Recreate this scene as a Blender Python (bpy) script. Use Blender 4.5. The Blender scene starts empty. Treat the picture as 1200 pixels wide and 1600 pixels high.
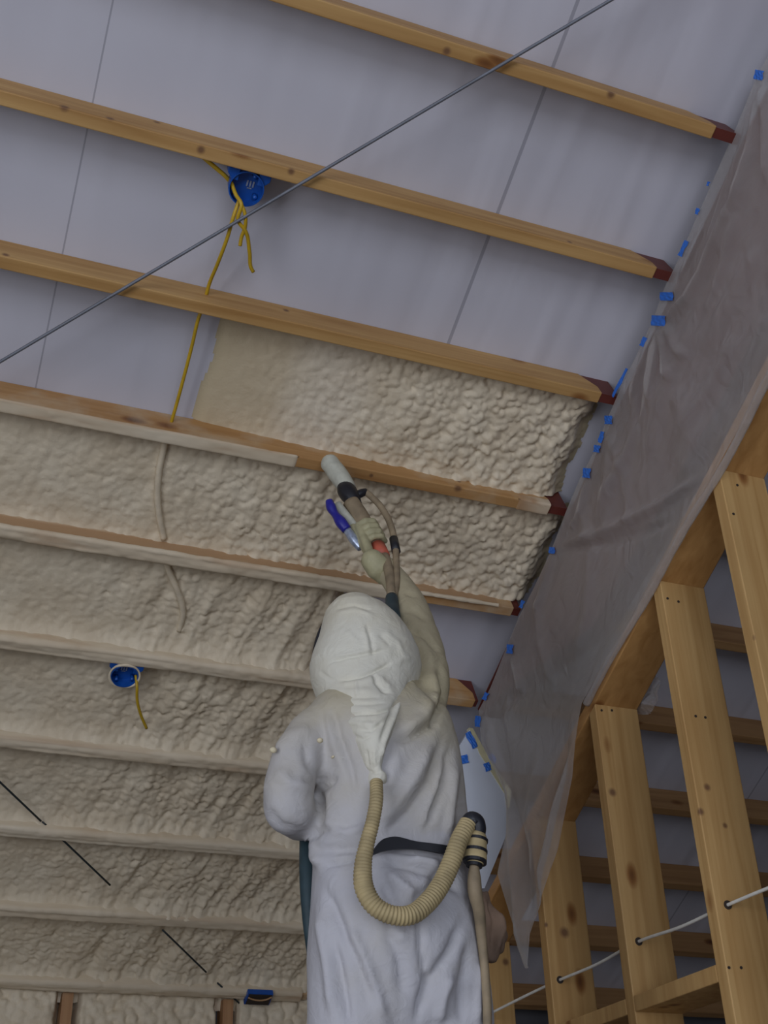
import bpy, bmesh, math, random
import numpy as np
from mathutils import Vector, Matrix

random.seed(7)
rng = np.random.default_rng(7)
SC = bpy.context.scene
COL = SC.collection

# ------------------------------------------------------------------ camera
K = 0.6667                       # metres per unit of the measured layout
FOC = 1900.0                     # focal length in pixels of a 1200x1600 frame
CAMZ = 1.55
def rotvec(r):
    r = np.array(r, float); t = np.linalg.norm(r); k = r/t
    Km = np.array([[0,-k[2],k[1]],[k[2],0,-k[0]],[-k[1],k[0],0]])
    return np.eye(3)+math.sin(t)*Km+(1-math.cos(t))*Km@Km
R = rotvec((0.564,-0.076,-0.364))           # columns: right, forward, up
ORI = np.array([0.0,0.0,CAMZ])
cam_data = bpy.data.cameras.new('camera'); cam = bpy.data.objects.new('camera', cam_data); COL.objects.link(cam)
cam_data.sensor_fit = 'VERTICAL'; cam_data.sensor_height = 32; cam_data.sensor_width = 24
cam_data.lens = FOC/1600*32; cam_data.clip_start = 0.02
M4 = Matrix([[R[i,0],R[i,2],-R[i,1],ORI[i]] for i in range(3)]+[[0,0,0,1]])
cam.matrix_world = M4
SC.camera = cam

# ------------------------------------------------------------------ light and exposure
SC.view_settings.view_transform = 'Standard'; SC.view_settings.look = 'None'
SC.view_settings.exposure = 0.26; SC.view_settings.gamma = 1.0; SC.view_settings.use_curve_mapping = False
world = bpy.data.worlds.new('world'); SC.world = world; world.use_nodes = True
bg = world.node_tree.nodes['Background']; bg.inputs[0].default_value = (0.62,0.74,1.0,1); bg.inputs[1].default_value = 0.8
def area(name, loc, rot, sx, sy, power, color):
    l = bpy.data.lights.new(name,'AREA'); l.shape='RECTANGLE'; l.size=sx; l.size_y=sy; l.energy=power; l.color=color
    o = bpy.data.objects.new(name,l); COL.objects.link(o); o.location=loc; o.rotation_euler=rot; return o
# daylight entering through the big door opening behind the camera and the window opening in the left wall
area('daylight_door', (-0.6,-4.9,1.75), (math.radians(93),0,0), 3.6, 3.0, 92, (0.90,0.93,1.0))
area('daylight_window', (-2.52,-0.4,1.7), (math.radians(90),0,math.radians(-90)), 2.6, 1.7, 54, (0.93,0.95,1.0))

# ------------------------------------------------------------------ geometry of the roof slope
SL = 0.444                       # roof slope (radians)
H = 4.7445*K; V0 = 0.6378*K; S = 0.61*K; U = 2.6213*K
PW, PH = 0.036, 0.108            # purlin: width of the underside, depth
cs, sn = math.cos(SL), math.sin(SL)
NV = np.array([0,-sn,-cs]); VV = np.array([0,cs,-sn])
def RP(x, t, d=0.0):             # point on the roof underside, d metres below it
    return ORI + np.array([x,0,0]) - NV*H + VV*t + NV*d
def ray(px, py):
    return R@np.array([(px-600)/FOC, 1.0, -(py-800)/FOC])
def onY(px, py, Y): d = ray(px,py); return ORI + d*(Y/d[1])
def onX(px, py, X): d = ray(px,py); return ORI + d*(X/d[0])
def onRoof(px, py, dd=0.0):      # -> x, t on the plane dd below the roof
    d = ray(px,py); P = d*(-(H-dd)/(d@NV)); return P[0], P@VV
def project(A):
    c = (np.asarray(A)-ORI)@R
    return np.stack([600+FOC*c[...,0]/c[...,1], 800-FOC*c[...,2]/c[...,1]],-1)
def scale_at(P): return ((np.asarray(P)-ORI)@R)[1]/FOC      # metres per pixel there

# ------------------------------------------------------------------ materials
def nodes(name):
    m = bpy.data.materials.new(name); m.use_nodes = True; nt = m.node_tree
    return m, nt, nt.nodes['Principled BSDF']
def N(nt, t, **kw):
    n = nt.nodes.new(t)
    for k,v in kw.items():
        if isinstance(k,str) and hasattr(n,k): setattr(n,k,v)
    return n
def ramp(nt, pts):
    r = nt.nodes.new('ShaderNodeValToRGB'); e = r.color_ramp.elements
    e[0].position, e[0].color = pts[0][0], (*pts[0][1],1); e[1].position, e[1].color = pts[-1][0], (*pts[-1][1],1)
    for p,c in pts[1:-1]:
        q = e.new(p); q.color = (*c,1)
    return r
def plain(name, col, rough=0.6, metal=0.0, var=0.12, scale=25, bump=0.0):
    m, nt, b = nodes(name)
    tc = N(nt,'ShaderNodeTexCoord'); no = N(nt,'ShaderNodeTexNoise'); no.inputs['Scale'].default_value = scale; no.inputs['Detail'].default_value = 4
    nt.links.new(tc.outputs['Object'], no.inputs['Vector'])
    r = ramp(nt, [(0.3, tuple(c*(1-var) for c in col)), (0.7, tuple(min(1,c*(1+var)) for c in col))])
    nt.links.new(no.outputs['Fac'], r.inputs[0]); nt.links.new(r.outputs[0], b.inputs['Base Color'])
    b.inputs['Roughness'].default_value = rough; b.inputs['Metallic'].default_value = metal
    if bump:
        bu = N(nt,'ShaderNodeBump'); bu.inputs['Strength'].default_value = bump; bu.inputs['Distance'].default_value = 0.004
        nt.links.new(no.outputs['Fac'], bu.inputs['Height']); nt.links.new(bu.outputs[0], b.inputs['Normal'])
    return m
def wood(name, dark, light, axis=0, dust=None):
    m, nt, b = nodes(name)
    tc = N(nt,'ShaderNodeTexCoord'); oi = N(nt,'ShaderNodeObjectInfo')
    ad = N(nt,'ShaderNodeVectorMath', operation='ADD'); mu = N(nt,'ShaderNodeMath', operation='MULTIPLY'); mu.inputs[1].default_value = 37.0
    nt.links.new(oi.outputs['Random'], mu.inputs[0]); nt.links.new(tc.outputs['Object'], ad.inputs[0]); nt.links.new(mu.outputs[0], ad.inputs[1])
    mp = N(nt,'ShaderNodeMapping'); sc = [38,38,38]; sc[axis] = 1.6; mp.inputs['Scale'].default_value = sc
    nt.links.new(ad.outputs[0], mp.inputs[0])
    n1 = N(nt,'ShaderNodeTexNoise'); n1.inputs['Scale'].default_value = 1.0; n1.inputs['Detail'].default_value = 5; n1.inputs['Distortion'].default_value = .6
    nt.links.new(mp.outputs[0], n1.inputs['Vector'])
    r = ramp(nt, [(0.28,dark),(0.5,tuple((a+b_)/2 for a,b_ in zip(dark,light))),(0.75,light)])
    nt.links.new(n1.outputs['Fac'], r.inputs[0])
    # broad tone changes
    n2 = N(nt,'ShaderNodeTexNoise'); n2.inputs['Scale'].default_value = 2.5; nt.links.new(ad.outputs[0], n2.inputs['Vector'])
    r2 = ramp(nt, [(0.3,(0.82,0.78,0.72)),(0.7,(1,1,1))]); nt.links.new(n2.outputs['Fac'], r2.inputs[0])
    mx = N(nt,'ShaderNodeMix', data_type='RGBA', blend_type='MULTIPLY'); mx.inputs[0].default_value = 1
    nt.links.new(r.outputs[0], mx.inputs[6]); nt.links.new(r2.outputs[0], mx.inputs[7])
    # knots
    mp2 = N(nt,'ShaderNodeMapping'); sc = [9,9,9]; sc[axis] = 4.5; mp2.inputs['Scale'].default_value = sc
    nt.links.new(ad.outputs[0], mp2.inputs[0])
    vo = N(nt,'ShaderNodeTexVoronoi'); vo.inputs['Scale'].default_value = 0.8; nt.links.new(mp2.outputs[0], vo.inputs['Vector'])
    r3 = ramp(nt, [(0.05,(0.25,0.14,0.08)),(0.10,(0.55,0.4,0.28)),(0.16,(1,1,1))]); nt.links.new(vo.outputs['Distance'], r3.inputs[0])
    mx2 = N(nt,'ShaderNodeMix', data_type='RGBA', blend_type='MULTIPLY'); mx2.inputs[0].default_value = 1
    nt.links.new(mx.outputs[2], mx2.inputs[6]); nt.links.new(r3.outputs[0], mx2.inputs[7])
    out = mx2.outputs[2]
    if dust:
        n4 = N(nt,'ShaderNodeTexNoise'); n4.inputs['Scale'].default_value = 5; n4.inputs['Detail'].default_value = 6; nt.links.new(ad.outputs[0], n4.inputs['Vector'])
        r4 = ramp(nt, [(dust[1]-.12,(0,0,0)),(dust[1]+.12,(1,1,1))]); nt.links.new(n4.outputs['Fac'], r4.inputs[0])
        mx3 = N(nt,'ShaderNodeMix', data_type='RGBA'); nt.links.new(r4.outputs[0], mx3.inputs[0]); nt.links.new(out, mx3.inputs[6]); mx3.inputs[7].default_value = (*dust[0],1)
        out = mx3.outputs[2]
    nt.links.new(out, b.inputs['Base Color']); b.inputs['Roughness'].default_value = 0.62
    bu = N(nt,'ShaderNodeBump'); bu.inputs['Strength'].default_value = 0.25; bu.inputs['Distance'].default_value = 0.002
    nt.links.new(n1.outputs['Fac'], bu.inputs['Height']); nt.links.new(bu.outputs[0], b.inputs['Normal'])
    return m

FOAMC = (0.56,0.465,0.33)
def foam_material():
    m, nt, b = nodes('spray_foam')
    at = N(nt,'ShaderNodeAttribute'); at.attribute_name = 'cover'
    tc = N(nt,'ShaderNodeTexCoord'); n1 = N(nt,'ShaderNodeTexNoise'); n1.inputs['Scale'].default_value = 7; n1.inputs['Detail'].default_value = 5
    nt.links.new(tc.outputs['Object'], n1.inputs['Vector'])
    r1 = ramp(nt, [(0.3,(0.65,0.545,0.39)),(0.7,(0.74,0.645,0.485))]); nt.links.new(n1.outputs['Fac'], r1.inputs[0])
    # thin film of fresh foam is yellower; no foam shows the sheet / the wood
    r2 = ramp(nt, [(0.0,(0.50,0.42,0.27)),(0.55,(0.52,0.41,0.25)),(1.0,(1,1,1))]); nt.links.new(at.outputs['Fac'], r2.inputs[0])
    mx = N(nt,'ShaderNodeMix', data_type='RGBA'); nt.links.new(at.outputs['Fac'], mx.inputs[0])
    nt.links.new(r2.outputs[0], mx.inputs[6]); nt.links.new(r1.outputs[0], mx.inputs[7]); nt.links.new(mx.outputs[2], b.inputs['Base Color'])
    b.inputs['Roughness'].default_value = 0.6
    n2 = N(nt,'ShaderNodeTexNoise'); n2.inputs['Scale'].default_value = 140; n2.inputs['Detail'].default_value = 3; nt.links.new(tc.outputs['Object'], n2.inputs['Vector'])
    bu = N(nt,'ShaderNodeBump'); bu.inputs['Strength'].default_value = 0.35; bu.inputs['Distance'].default_value = 0.003
    nt.links.new(n2.outputs['Fac'], bu.inputs['Height']); nt.links.new(bu.outputs[0], b.inputs['Normal'])
    return m
def coat_material():
    m, nt, b = nodes('foam_overspray')
    at = N(nt,'ShaderNodeAttribute'); at.attribute_name = 'cover'
    tc = N(nt,'ShaderNodeTexCoord')
    mp = N(nt,'ShaderNodeMapping'); mp.inputs['Scale'].default_value = (3.0,14,14); nt.links.new(tc.outputs['Object'], mp.inputs[0])
    n1 = N(nt,'ShaderNodeTexNoise'); n1.inputs['Scale'].default_value = 1.0; n1.inputs['Detail'].default_value = 5
    nt.links.new(mp.outputs[0], n1.inputs['Vector'])
    r1 = ramp(nt, [(0.30,(0.56,0.42,0.28)),(0.40,(0.63,0.52,0.37)),(0.7,(0.71,0.615,0.465))]); nt.links.new(n1.outputs['Fac'], r1.inputs[0])
    mx = N(nt,'ShaderNodeMix', data_type='RGBA'); nt.links.new(at.outputs['Fac'], mx.inputs[0])
    mx.inputs[6].default_value = (0.40,0.235,0.115,1); nt.links.new(r1.outputs[0], mx.inputs[7]); nt.links.new(mx.outputs[2], b.inputs['Base Color'])
    b.inputs['Roughness'].default_value = 0.65
    return m
def sheet_material():
    m, nt, b = nodes('ceiling_sheet')
    tc = N(nt,'ShaderNodeTexCoord'); sx = N(nt,'ShaderNodeSeparateXYZ'); nt.links.new(tc.outputs['Object'], sx.inputs[0])
    mp = N(nt,'ShaderNodeMapping'); mp.inputs['Scale'].default_value = (7,0.8,1); nt.links.new(tc.outputs['Object'], mp.inputs[0])
    n1 = N(nt,'ShaderNodeTexNoise'); n1.inputs['Scale'].default_value = 1; n1.inputs['Detail'].default_value = 1.4; n1.inputs['Distortion'].default_value = .3
    nt.links.new(mp.outputs[0], n1.inputs['Vector'])
    n2 = N(nt,'ShaderNodeTexNoise'); n2.inputs['Scale'].default_value = 1.3; n2.inputs['Detail'].default_value = 3; nt.links.new(tc.outputs['Object'], n2.inputs['Vector'])
    r = ramp(nt, [(0.3,(0.51,0.505,0.565)),(0.7,(0.585,0.575,0.635))]); nt.links.new(n2.outputs['Fac'], r.inputs[0])
    # thin dark seam lines between the sheets, running down the slope
    acc = None
    for sxx,wd in ((0.108,0.0022),(1.222,0.005),(2.20,0.003),(3.15,0.0035)):
        a = N(nt,'ShaderNodeMath', operation='SUBTRACT'); nt.links.new(sx.outputs[0], a.inputs[0]); a.inputs[1].default_value = sxx
        c = N(nt,'ShaderNodeMath', operation='ABSOLUTE'); nt.links.new(a.outputs[0], c.inputs[0])
        l = N(nt,'ShaderNodeMath', operation='LESS_THAN'); nt.links.new(c.outputs[0], l.inputs[0]); l.inputs[1].default_value = wd
        if acc is None: acc = l
        else:
            q = N(nt,'ShaderNodeMath', operation='MAXIMUM'); nt.links.new(acc.outputs[0], q.inputs[0]); nt.links.new(l.outputs[0], q.inputs[1]); acc = q
    k = N(nt,'ShaderNodeMath', operation='MULTIPLY'); nt.links.new(acc.outputs[0], k.inputs[0]); k.inputs[1].default_value = 0.55
    mx = N(nt,'ShaderNodeMix', data_type='RGBA'); nt.links.new(k.outputs[0], mx.inputs[0]); nt.links.new(r.outputs[0], mx.inputs[6]); mx.inputs[7].default_value = (0.2,0.2,0.24,1)
    nt.links.new(mx.outputs[2], b.inputs['Base Color']); b.inputs['Roughness'].default_value = 0.5
    bu = N(nt,'ShaderNodeBump'); bu.inputs['Distance'].default_value = 0.028
    mr = N(nt,'ShaderNodeMapRange'); mr.inputs[1].default_value = .2; mr.inputs[2].default_value = 1.5; mr.inputs[3].default_value = .22; mr.inputs[4].default_value = .62
    nt.links.new(sx.outputs[0], mr.inputs[0]); nt.links.new(mr.outputs[0], bu.inputs['Strength'])
    nt.links.new(n1.outputs['Fac'], bu.inputs['Height']); nt.links.new(bu.outputs[0], b.inputs['Normal'])
    return m
def plastic_material():
    m, nt, b = nodes('clear_poly_film')
    out = nt.nodes['Material Output']
    b.inputs['Base Color'].default_value = (0.74,0.71,0.69,1); b.inputs['Roughness'].default_value = 0.38
    tl = N(nt,'ShaderNodeBsdfTranslucent'); tl.inputs[0].default_value = (0.66,0.64,0.63,1)
    tr = N(nt,'ShaderNodeBsdfTransparent'); tr.inputs[0].default_value = (0.93,0.91,0.90,1)
    m1 = N(nt,'ShaderNodeMixShader'); m1.inputs[0].default_value = 0.35; nt.links.new(b.outputs[0], m1.inputs[1]); nt.links.new(tl.outputs[0], m1.inputs[2])
    lw = N(nt,'ShaderNodeLayerWeight'); lw.inputs[0].default_value = 0.35
    rr = N(nt,'ShaderNodeMapRange'); rr.inputs[3].default_value = 0.29; rr.inputs[4].default_value = 0.85; nt.links.new(lw.outputs['Facing'], rr.inputs[0])
    m2 = N(nt,'ShaderNodeMixShader'); nt.links.new(rr.outputs[0], m2.inputs[0]); nt.links.new(tr.outputs[0], m2.inputs[1]); nt.links.new(m1.outputs[0], m2.inputs[2])
    nt.links.new(m2.outputs[0], out.inputs[0])
    tc = N(nt,'ShaderNodeTexCoord'); no = N(nt,'ShaderNodeTexNoise'); no.inputs['Scale'].default_value = 12; no.inputs['Detail'].default_value = 5; no.inputs['Distortion'].default_value = 1.8
    nt.links.new(tc.outputs['Object'], no.inputs['Vector'])
    bu = N(nt,'ShaderNodeBump'); bu.inputs['Strength'].default_value = 0.55; bu.inputs['Distance'].default_value = 0.012
    nt.links.new(no.outputs['Fac'], bu.inputs['Height']); nt.links.new(bu.outputs[0], b.inputs['Normal'])
    return m
def suit_material(name, col, stain):
    m, nt, b = nodes(name)
    tc = N(nt,'ShaderNodeTexCoord')
    at = N(nt,'ShaderNodeAttribute'); at.attribute_name = 'stain'
    n1 = N(nt,'ShaderNodeTexNoise'); n1.inputs['Scale'].default_value = 9; n1.inputs['Detail'].default_value = 5; nt.links.new(tc.outputs['Object'], n1.inputs['Vector'])
    s = N(nt,'ShaderNodeMath', operation='MULTIPLY_ADD'); nt.links.new(n1.outputs['Fac'], s.inputs[0]); s.inputs[1].default_value = 0.7; nt.links.new(at.outputs['Fac'], s.inputs[2])
    mr = N(nt,'ShaderNodeMapRange'); mr.inputs[1].default_value = 0.35; mr.inputs[2].default_value = 1.25; nt.links.new(s.outputs[0], mr.inputs[0])
    mx = N(nt,'ShaderNodeMix', data_type='RGBA'); nt.links.new(mr.outputs[0], mx.inputs[0]); mx.inputs[6].default_value = (*col,1); mx.inputs[7].default_value = (*stain,1)
    nt.links.new(mx.outputs[2], b.inputs['Base Color']); b.inputs['Roughness'].default_value = 0.75
    n2 = N(nt,'ShaderNodeTexNoise'); n2.inputs['Scale'].default_value = 19; n2.inputs['Detail'].default_value = 6; n2.inputs['Distortion'].default_value = 2.2; nt.links.new(tc.outputs['Object'], n2.inputs['Vector'])
    bu = N(nt,'ShaderNodeBump'); bu.inputs['Strength'].default_value = 0.45; bu.inputs['Distance'].default_value = 0.007
    nt.links.new(n2.outputs['Fac'], bu.inputs['Height']); nt.links.new(bu.outputs[0], b.inputs['Normal'])
    return m

M = dict(
    purlin = wood('purlin_wood', (0.42,0.225,0.07), (0.62,0.39,0.155), 0),
    purlin_dusty = wood('purlin_wood_dusted', (0.42,0.215,0.075), (0.60,0.36,0.15), 0, ((0.55,0.44,0.30),0.60)),
    far = wood('purlin_wood_shaded', (0.30,0.155,0.06), (0.45,0.26,0.11), 0),  # same purlin wood, darker: the side room's shade is put into the colour
    stud = wood('stud_wood', (0.44,0.25,0.085), (0.62,0.40,0.165), 2),
    plate = wood('plate_wood', (0.40,0.20,0.06), (0.56,0.31,0.11), 1),
    foam = foam_material(), foamsolid = plain('dried_foam', (0.70,0.60,0.44), 0.65, 0, 0.12, 30, .3), coat = coat_material(), sheet = sheet_material(), film = plastic_material(),
    red = plain('red_primer_steel', (0.125,0.026,0.018), 0.5, 0.1),
    tape = plain('blue_masking_tape', (0.03,0.16,0.62), 0.6, 0, 0.1, 60, .2),
    boxblue = plain('blue_plastic', (0.006,0.075,0.36), 0.35, 0, 0.15, 30),
    yellow = plain('yellow_cable_jacket', (0.52,0.33,0.015), 0.45),
    whitecable = plain('white_cable_jacket', (0.72,0.71,0.66), 0.45),
    steel = plain('galvanised_wire', (0.17,0.18,0.21), 0.5, 0.3),
    darkwire = plain('dark_wire', (0.03,0.04,0.045), 0.5, 0.3),
    board = plain('white_board', (0.62,0.66,0.74), 0.6, 0, 0.03, 4),
    boardedge = plain('cream_board_edge', (0.62,0.57,0.36), 0.7),
    suit = suit_material('white_coverall', (0.46,0.455,0.485), (0.44,0.385,0.25)),
    hood = suit_material('white_hood', (0.64,0.62,0.53), (0.56,0.50,0.35)),
    glove = plain('cream_glove', (0.40,0.37,0.22), 0.6, 0, 0.15, 30, .3),
    black = plain('black_rubber', (0.012,0.013,0.018), 0.45),
    hose = plain('cream_ribbed_hose', (0.38,0.30,0.155), 0.7, 0, 0.25, 22),
    dirtyhose = plain('dusty_hose', (0.26,0.20,0.125), 0.7, 0, 0.3, 22),
    teal = plain('teal_hose_wrap', (0.02,0.042,0.052), 0.6, 0, 0.2, 30),
    brown = plain('dusty_brown_cloth', (0.19,0.125,0.085), 0.85, 0, 0.35, 14, .4),
    gunblue = plain('dark_blue_grip', (0.02,0.02,0.26), 0.35),
    silver = plain('silver_fitting', (0.42,0.48,0.60), 0.3, 0.6, 0.3, 90),
    dust = plain('overspray_dusted_tip', (0.50,0.50,0.42), 0.8, 0, 0.15, 40, .3),
    redring = plain('red_ring', (0.55,0.12,0.07), 0.5),
    floor = plain('concrete', (0.30,0.29,0.28), 0.8, 0, 0.1, 3),
    wall = plain('wall_sheathing', (0.50,0.50,0.52), 0.7, 0, 0.06, 3),
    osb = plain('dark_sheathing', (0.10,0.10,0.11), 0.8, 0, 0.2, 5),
    plank = wood('plank_wood', (0.33,0.22,0.11), (0.50,0.36,0.2), 0),
    skin = plain('skin', (0.5,0.32,0.24), 0.5),
    nailm = plain('dark_hole', (0.03,0.02,0.015), 0.8),
    crumb = plain('foam_crumb', (0.66,0.58,0.40), 0.7),
)

# ------------------------------------------------------------------ helpers
def link_mesh(name, me, mat, parent=None):
    o = bpy.data.objects.new(name, me); COL.objects.link(o)
    if mat: me.materials.append(mat)
    if parent: 
        o.parent = parent; o.matrix_parent_inverse = parent.matrix_basis.inverted()
    return o
def mesh_from(name, verts, faces, mat, parent=None, smooth=False, recenter=True):
    v = np.asarray(verts, float); c = v.mean(0) if (recenter and parent is None) else np.zeros(3)
    me = bpy.data.meshes.new(name); me.from_pydata((v-c).tolist(), [], [tuple(int(i) for i in f) for f in faces]); me.update()
    if smooth: me.polygons.foreach_set('use_smooth', [True]*len(me.polygons))
    o = link_mesh(name, me, mat, parent)
    if parent is None: o.location = c
    return o
def tag(o, label=None, cat=None, group=None, kind=None):
    if label: o['label'] = label
    if cat: o['category'] = cat
    if group: o['group'] = group
    if kind: o['kind'] = kind
    return o
def empty(name, loc, label, cat, group=None):
    o = bpy.data.objects.new(name, None); o.empty_display_size = .05; COL.objects.link(o); o.location = loc
    return tag(o, label, cat, group)
def hexa(c8):                     # 8 corners: bottom 4, top 4
    return c8, [(0,3,2,1),(4,5,6,7),(0,1,5,4),(1,2,6,5),(2,3,7,6),(3,0,4,7)]
def fixn(o):
    bm = bmesh.new(); bm.from_mesh(o.data); bmesh.ops.recalc_face_normals(bm, faces=bm.faces); bm.to_mesh(o.data); bm.free(); return o
def bevel(o, w=0.003, seg=2):
    m = o.modifiers.new('bevel','BEVEL'); m.width = w; m.segments = seg; m.limit_method = 'ANGLE'; return o
def box(name, lo, hi, mat, parent=None, bev=0):
    x0,y0,z0 = lo; x1,y1,z1 = hi
    v,f = hexa([(x0,y0,z0),(x1,y0,z0),(x1,y1,z0),(x0,y1,z0),(x0,y0,z1),(x1,y0,z1),(x1,y1,z1),(x0,y1,z1)])
    o = mesh_from(name, v, f, mat, parent)
    if bev: bevel(o, bev)
    return o
def catmull(P, n):
    P = np.asarray(P,float); L = np.r_[0,np.cumsum(np.linalg.norm(np.diff(P[:,:3],axis=0),axis=1))]; L /= L[-1]
    s = np.linspace(0,1,n); out = np.empty((n,P.shape[1]))
    T = np.gradient(P, L, axis=0) if len(P)>2 else np.repeat((P[1:]-P[:1]),2,0)
    for i,q in enumerate(s):
        k = min(len(L)-2, np.searchsorted(L,q,side='right')-1); h = L[k+1]-L[k]; u = (q-L[k])/h
        out[i] = (2*u**3-3*u**2+1)*P[k]+(u**3-2*u**2+u)*h*T[k]+(-2*u**3+3*u**2)*P[k+1]+(u**3-u**2)*h*T[k+1]
    return out
def tube_geo(path, rad, seg=12, caps=True):
    P = np.asarray(path,float); n = len(P); rad = np.broadcast_to(rad,(n,)) if np.ndim(rad)<=1 else rad
    T = np.gradient(P,axis=0); T /= np.linalg.norm(T,axis=1,keepdims=True)+1e-12
    a = np.array([0,0,1.0]) if abs(T[0,2])<.9 else np.array([1.0,0,0]); Nn = np.cross(T[0],a); Nn /= np.linalg.norm(Nn)
    V=[];F=[]
    for i in range(n):
        Nn = Nn-T[i]*(Nn@T[i]); Nn /= np.linalg.norm(Nn); B = np.cross(T[i],Nn)
        for j in range(seg):
            g = 2*math.pi*j/seg; V.append(P[i]+rad[i]*(math.cos(g)*Nn+math.sin(g)*B))
    for i in range(n-1):
        for j in range(seg):
            F.append((i*seg+j, i*seg+(j+1)%seg, (i+1)*seg+(j+1)%seg, (i+1)*seg+j))
    if caps:
        F.append(tuple(range(seg))[::-1]); F.append(tuple(range((n-1)*seg,n*seg)))
    return V,F
def tube(name, path, rad, mat, parent=None, n=None, seg=12):
    P = np.asarray(path,float)
    if n: 
        rr = np.broadcast_to(rad,(len(P),)); Q = catmull(np.c_[P,rr], n); P, rad = Q[:,:3], Q[:,3]
    V,F = tube_geo(P, rad, seg); return mesh_from(name, V, F, mat, parent, smooth=True)
def merge(parts):
    V=[];F=[];o=0
    for v,f in parts:
        V += [tuple(map(float,q)) for q in v]; F += [tuple(int(i)+o for i in q) for q in f]; o += len(v)
    return V,F
def sphere_geo(c, r, seg=14, rings=9):
    r = np.broadcast_to(r,(3,)); V=[np.array(c)+np.array([0,0,r[2]])];F=[]
    for i in range(1,rings):
        p = math.pi*i/rings
        for j in range(seg):
            g = 2*math.pi*j/seg; V.append(np.array(c)+r*np.array([math.sin(p)*math.cos(g),math.sin(p)*math.sin(g),math.cos(p)]))
    V.append(np.array(c)-np.array([0,0,r[2]])); L=len(V)-1
    for j in range(seg):
        F.append((0,1+j,1+(j+1)%seg)); F.append((L,L-seg+(j+1)%seg,L-seg+j))
    for i in range(rings-2):
        for j in range(seg):
            a=1+i*seg+j; b=1+i*seg+(j+1)%seg; F.append((a,a+seg,b+seg,b))
    return V,F
def hashn(i, j, s=0):
    x = np.sin(i*127.1+j*311.7+s*74.7)*43758.5453; return x-np.floor(x)
def vnoise(x, y, s=0):
    xi=np.floor(x); yi=np.floor(y); fx=x-xi; fy=y-yi; fx=fx*fx*(3-2*fx); fy=fy*fy*(3-2*fy)
    a=hashn(xi,yi,s); b=hashn(xi+1,yi,s); c=hashn(xi,yi+1,s); d=hashn(xi+1,yi+1,s)
    return a+(b-a)*fx+(c-a)*fy+(a-b-c+d)*fx*fy
def fbm(x, y, s=0, o=4):
    r=0; a=.5
    for k in range(o): r=r+a*vnoise(x*2**k,y*2**k,s+k*7); a*=.5
    return r
def lumps(x, y, cell, s=0):       # overlapping round lobes
    gx=x/cell; gy=y/cell; xi=np.floor(gx); yi=np.floor(gy); best=np.zeros_like(gx)
    for dx in (-1,0,1):
        for dy in (-1,0,1):
            cx=xi+dx; cy=yi+dy; px_=cx+hashn(cx,cy,s); py_=cy+hashn(cx,cy,s+3); rr=.55+.42*hashn(cx,cy,s+5)
            d2=((gx-px_)**2+(gy-py_)**2)/rr**2
            best=np.maximum(best, np.sqrt(np.clip(1-d2,0,1))*(.45+.55*hashn(cx,cy,s+9)))
    return best
def sstep(a,b,x): 
    t=np.clip((x-a)/(b-a),0,1); return t*t*(3-2*t)
def grid_obj(name, P, mat, parent=None, mask=None, attr=None, aname='cover'):
    ny,nx,_ = P.shape; idx = np.arange(ny*nx).reshape(ny,nx)
    q = np.stack([idx[:-1,:-1],idx[:-1,1:],idx[1:,1:],idx[1:,:-1]],-1).reshape(-1,4)
    if mask is not None:
        mk = mask.reshape(-1); q = q[mk[q].any(1)]
    used = np.unique(q); remap = -np.ones(ny*nx,int); remap[used] = np.arange(len(used)); q = remap[q]
    V = P.reshape(-1,3)[used]; c = V.mean(0) if parent is None else np.zeros(3)
    me = bpy.data.meshes.new(name); me.vertices.add(len(V)); me.vertices.foreach_set('co',(V-c).ravel())
    me.loops.add(q.size); me.loops.foreach_set('vertex_index', q.ravel()); me.polygons.add(len(q))
    me.polygons.foreach_set('loop_start', np.arange(0,q.size,4)); me.polygons.foreach_set('loop_total', np.full(len(q),4))
    me.polygons.foreach_set('use_smooth', np.ones(len(q),bool)); me.update(calc_edges=True)
    if attr is not None:
        a = me.attributes.new(aname,'FLOAT','POINT'); a.data.foreach_set('value', attr.reshape(-1)[used].astype(float))
    o = link_mesh(name, me, mat, parent)
    if parent is None: o.location = c
    return o

# ------------------------------------------------------------------ the building shell
XL, XR = -2.6, 5.6
T9 = V0+9*S; TW = T9+0.13
YW = RP(0,TW)[1]; ZW = RP(0,TW)[2]
TR = -2.6                                   # ridge
YRG, ZRG = RP(0,TR)[1], RP(0,TR)[2]
def struct(o): o['kind']='structure'; return o
th = 0.05
# roof underside: object frame is (x, t, d) so seams follow the sheets
me = bpy.data.meshes.new('ceiling')
nx,ny = 60,60
vs=[];fs=[]
for j in range(ny+1):
    for i in range(nx+1):
        x = XL+(XR-XL)*i/nx; t = TR+(TW-TR)*j/ny; vs.append((x,t,0))
for j in range(ny):
    for i in range(nx):
        a=j*(nx+1)+i; fs.append((a,a+1,a+nx+2,a+nx+1))
o0=len(vs); vs += [(XL,TR,.06),(XR,TR,.06),(XR,TW,.06),(XL,TW,.06)]; fs.append((o0,o0+3,o0+2,o0+1))
me.from_pydata(vs,[],fs); ceil = link_mesh('ceiling', me, M['sheet']); struct(ceil)
P0 = RP(0,0)
ceil.matrix_world = Matrix([[1,0,0,P0[0]],[0,VV[1],-NV[1],P0[1]],[0,VV[2],-NV[2],P0[2]],[0,0,0,1]])
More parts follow.
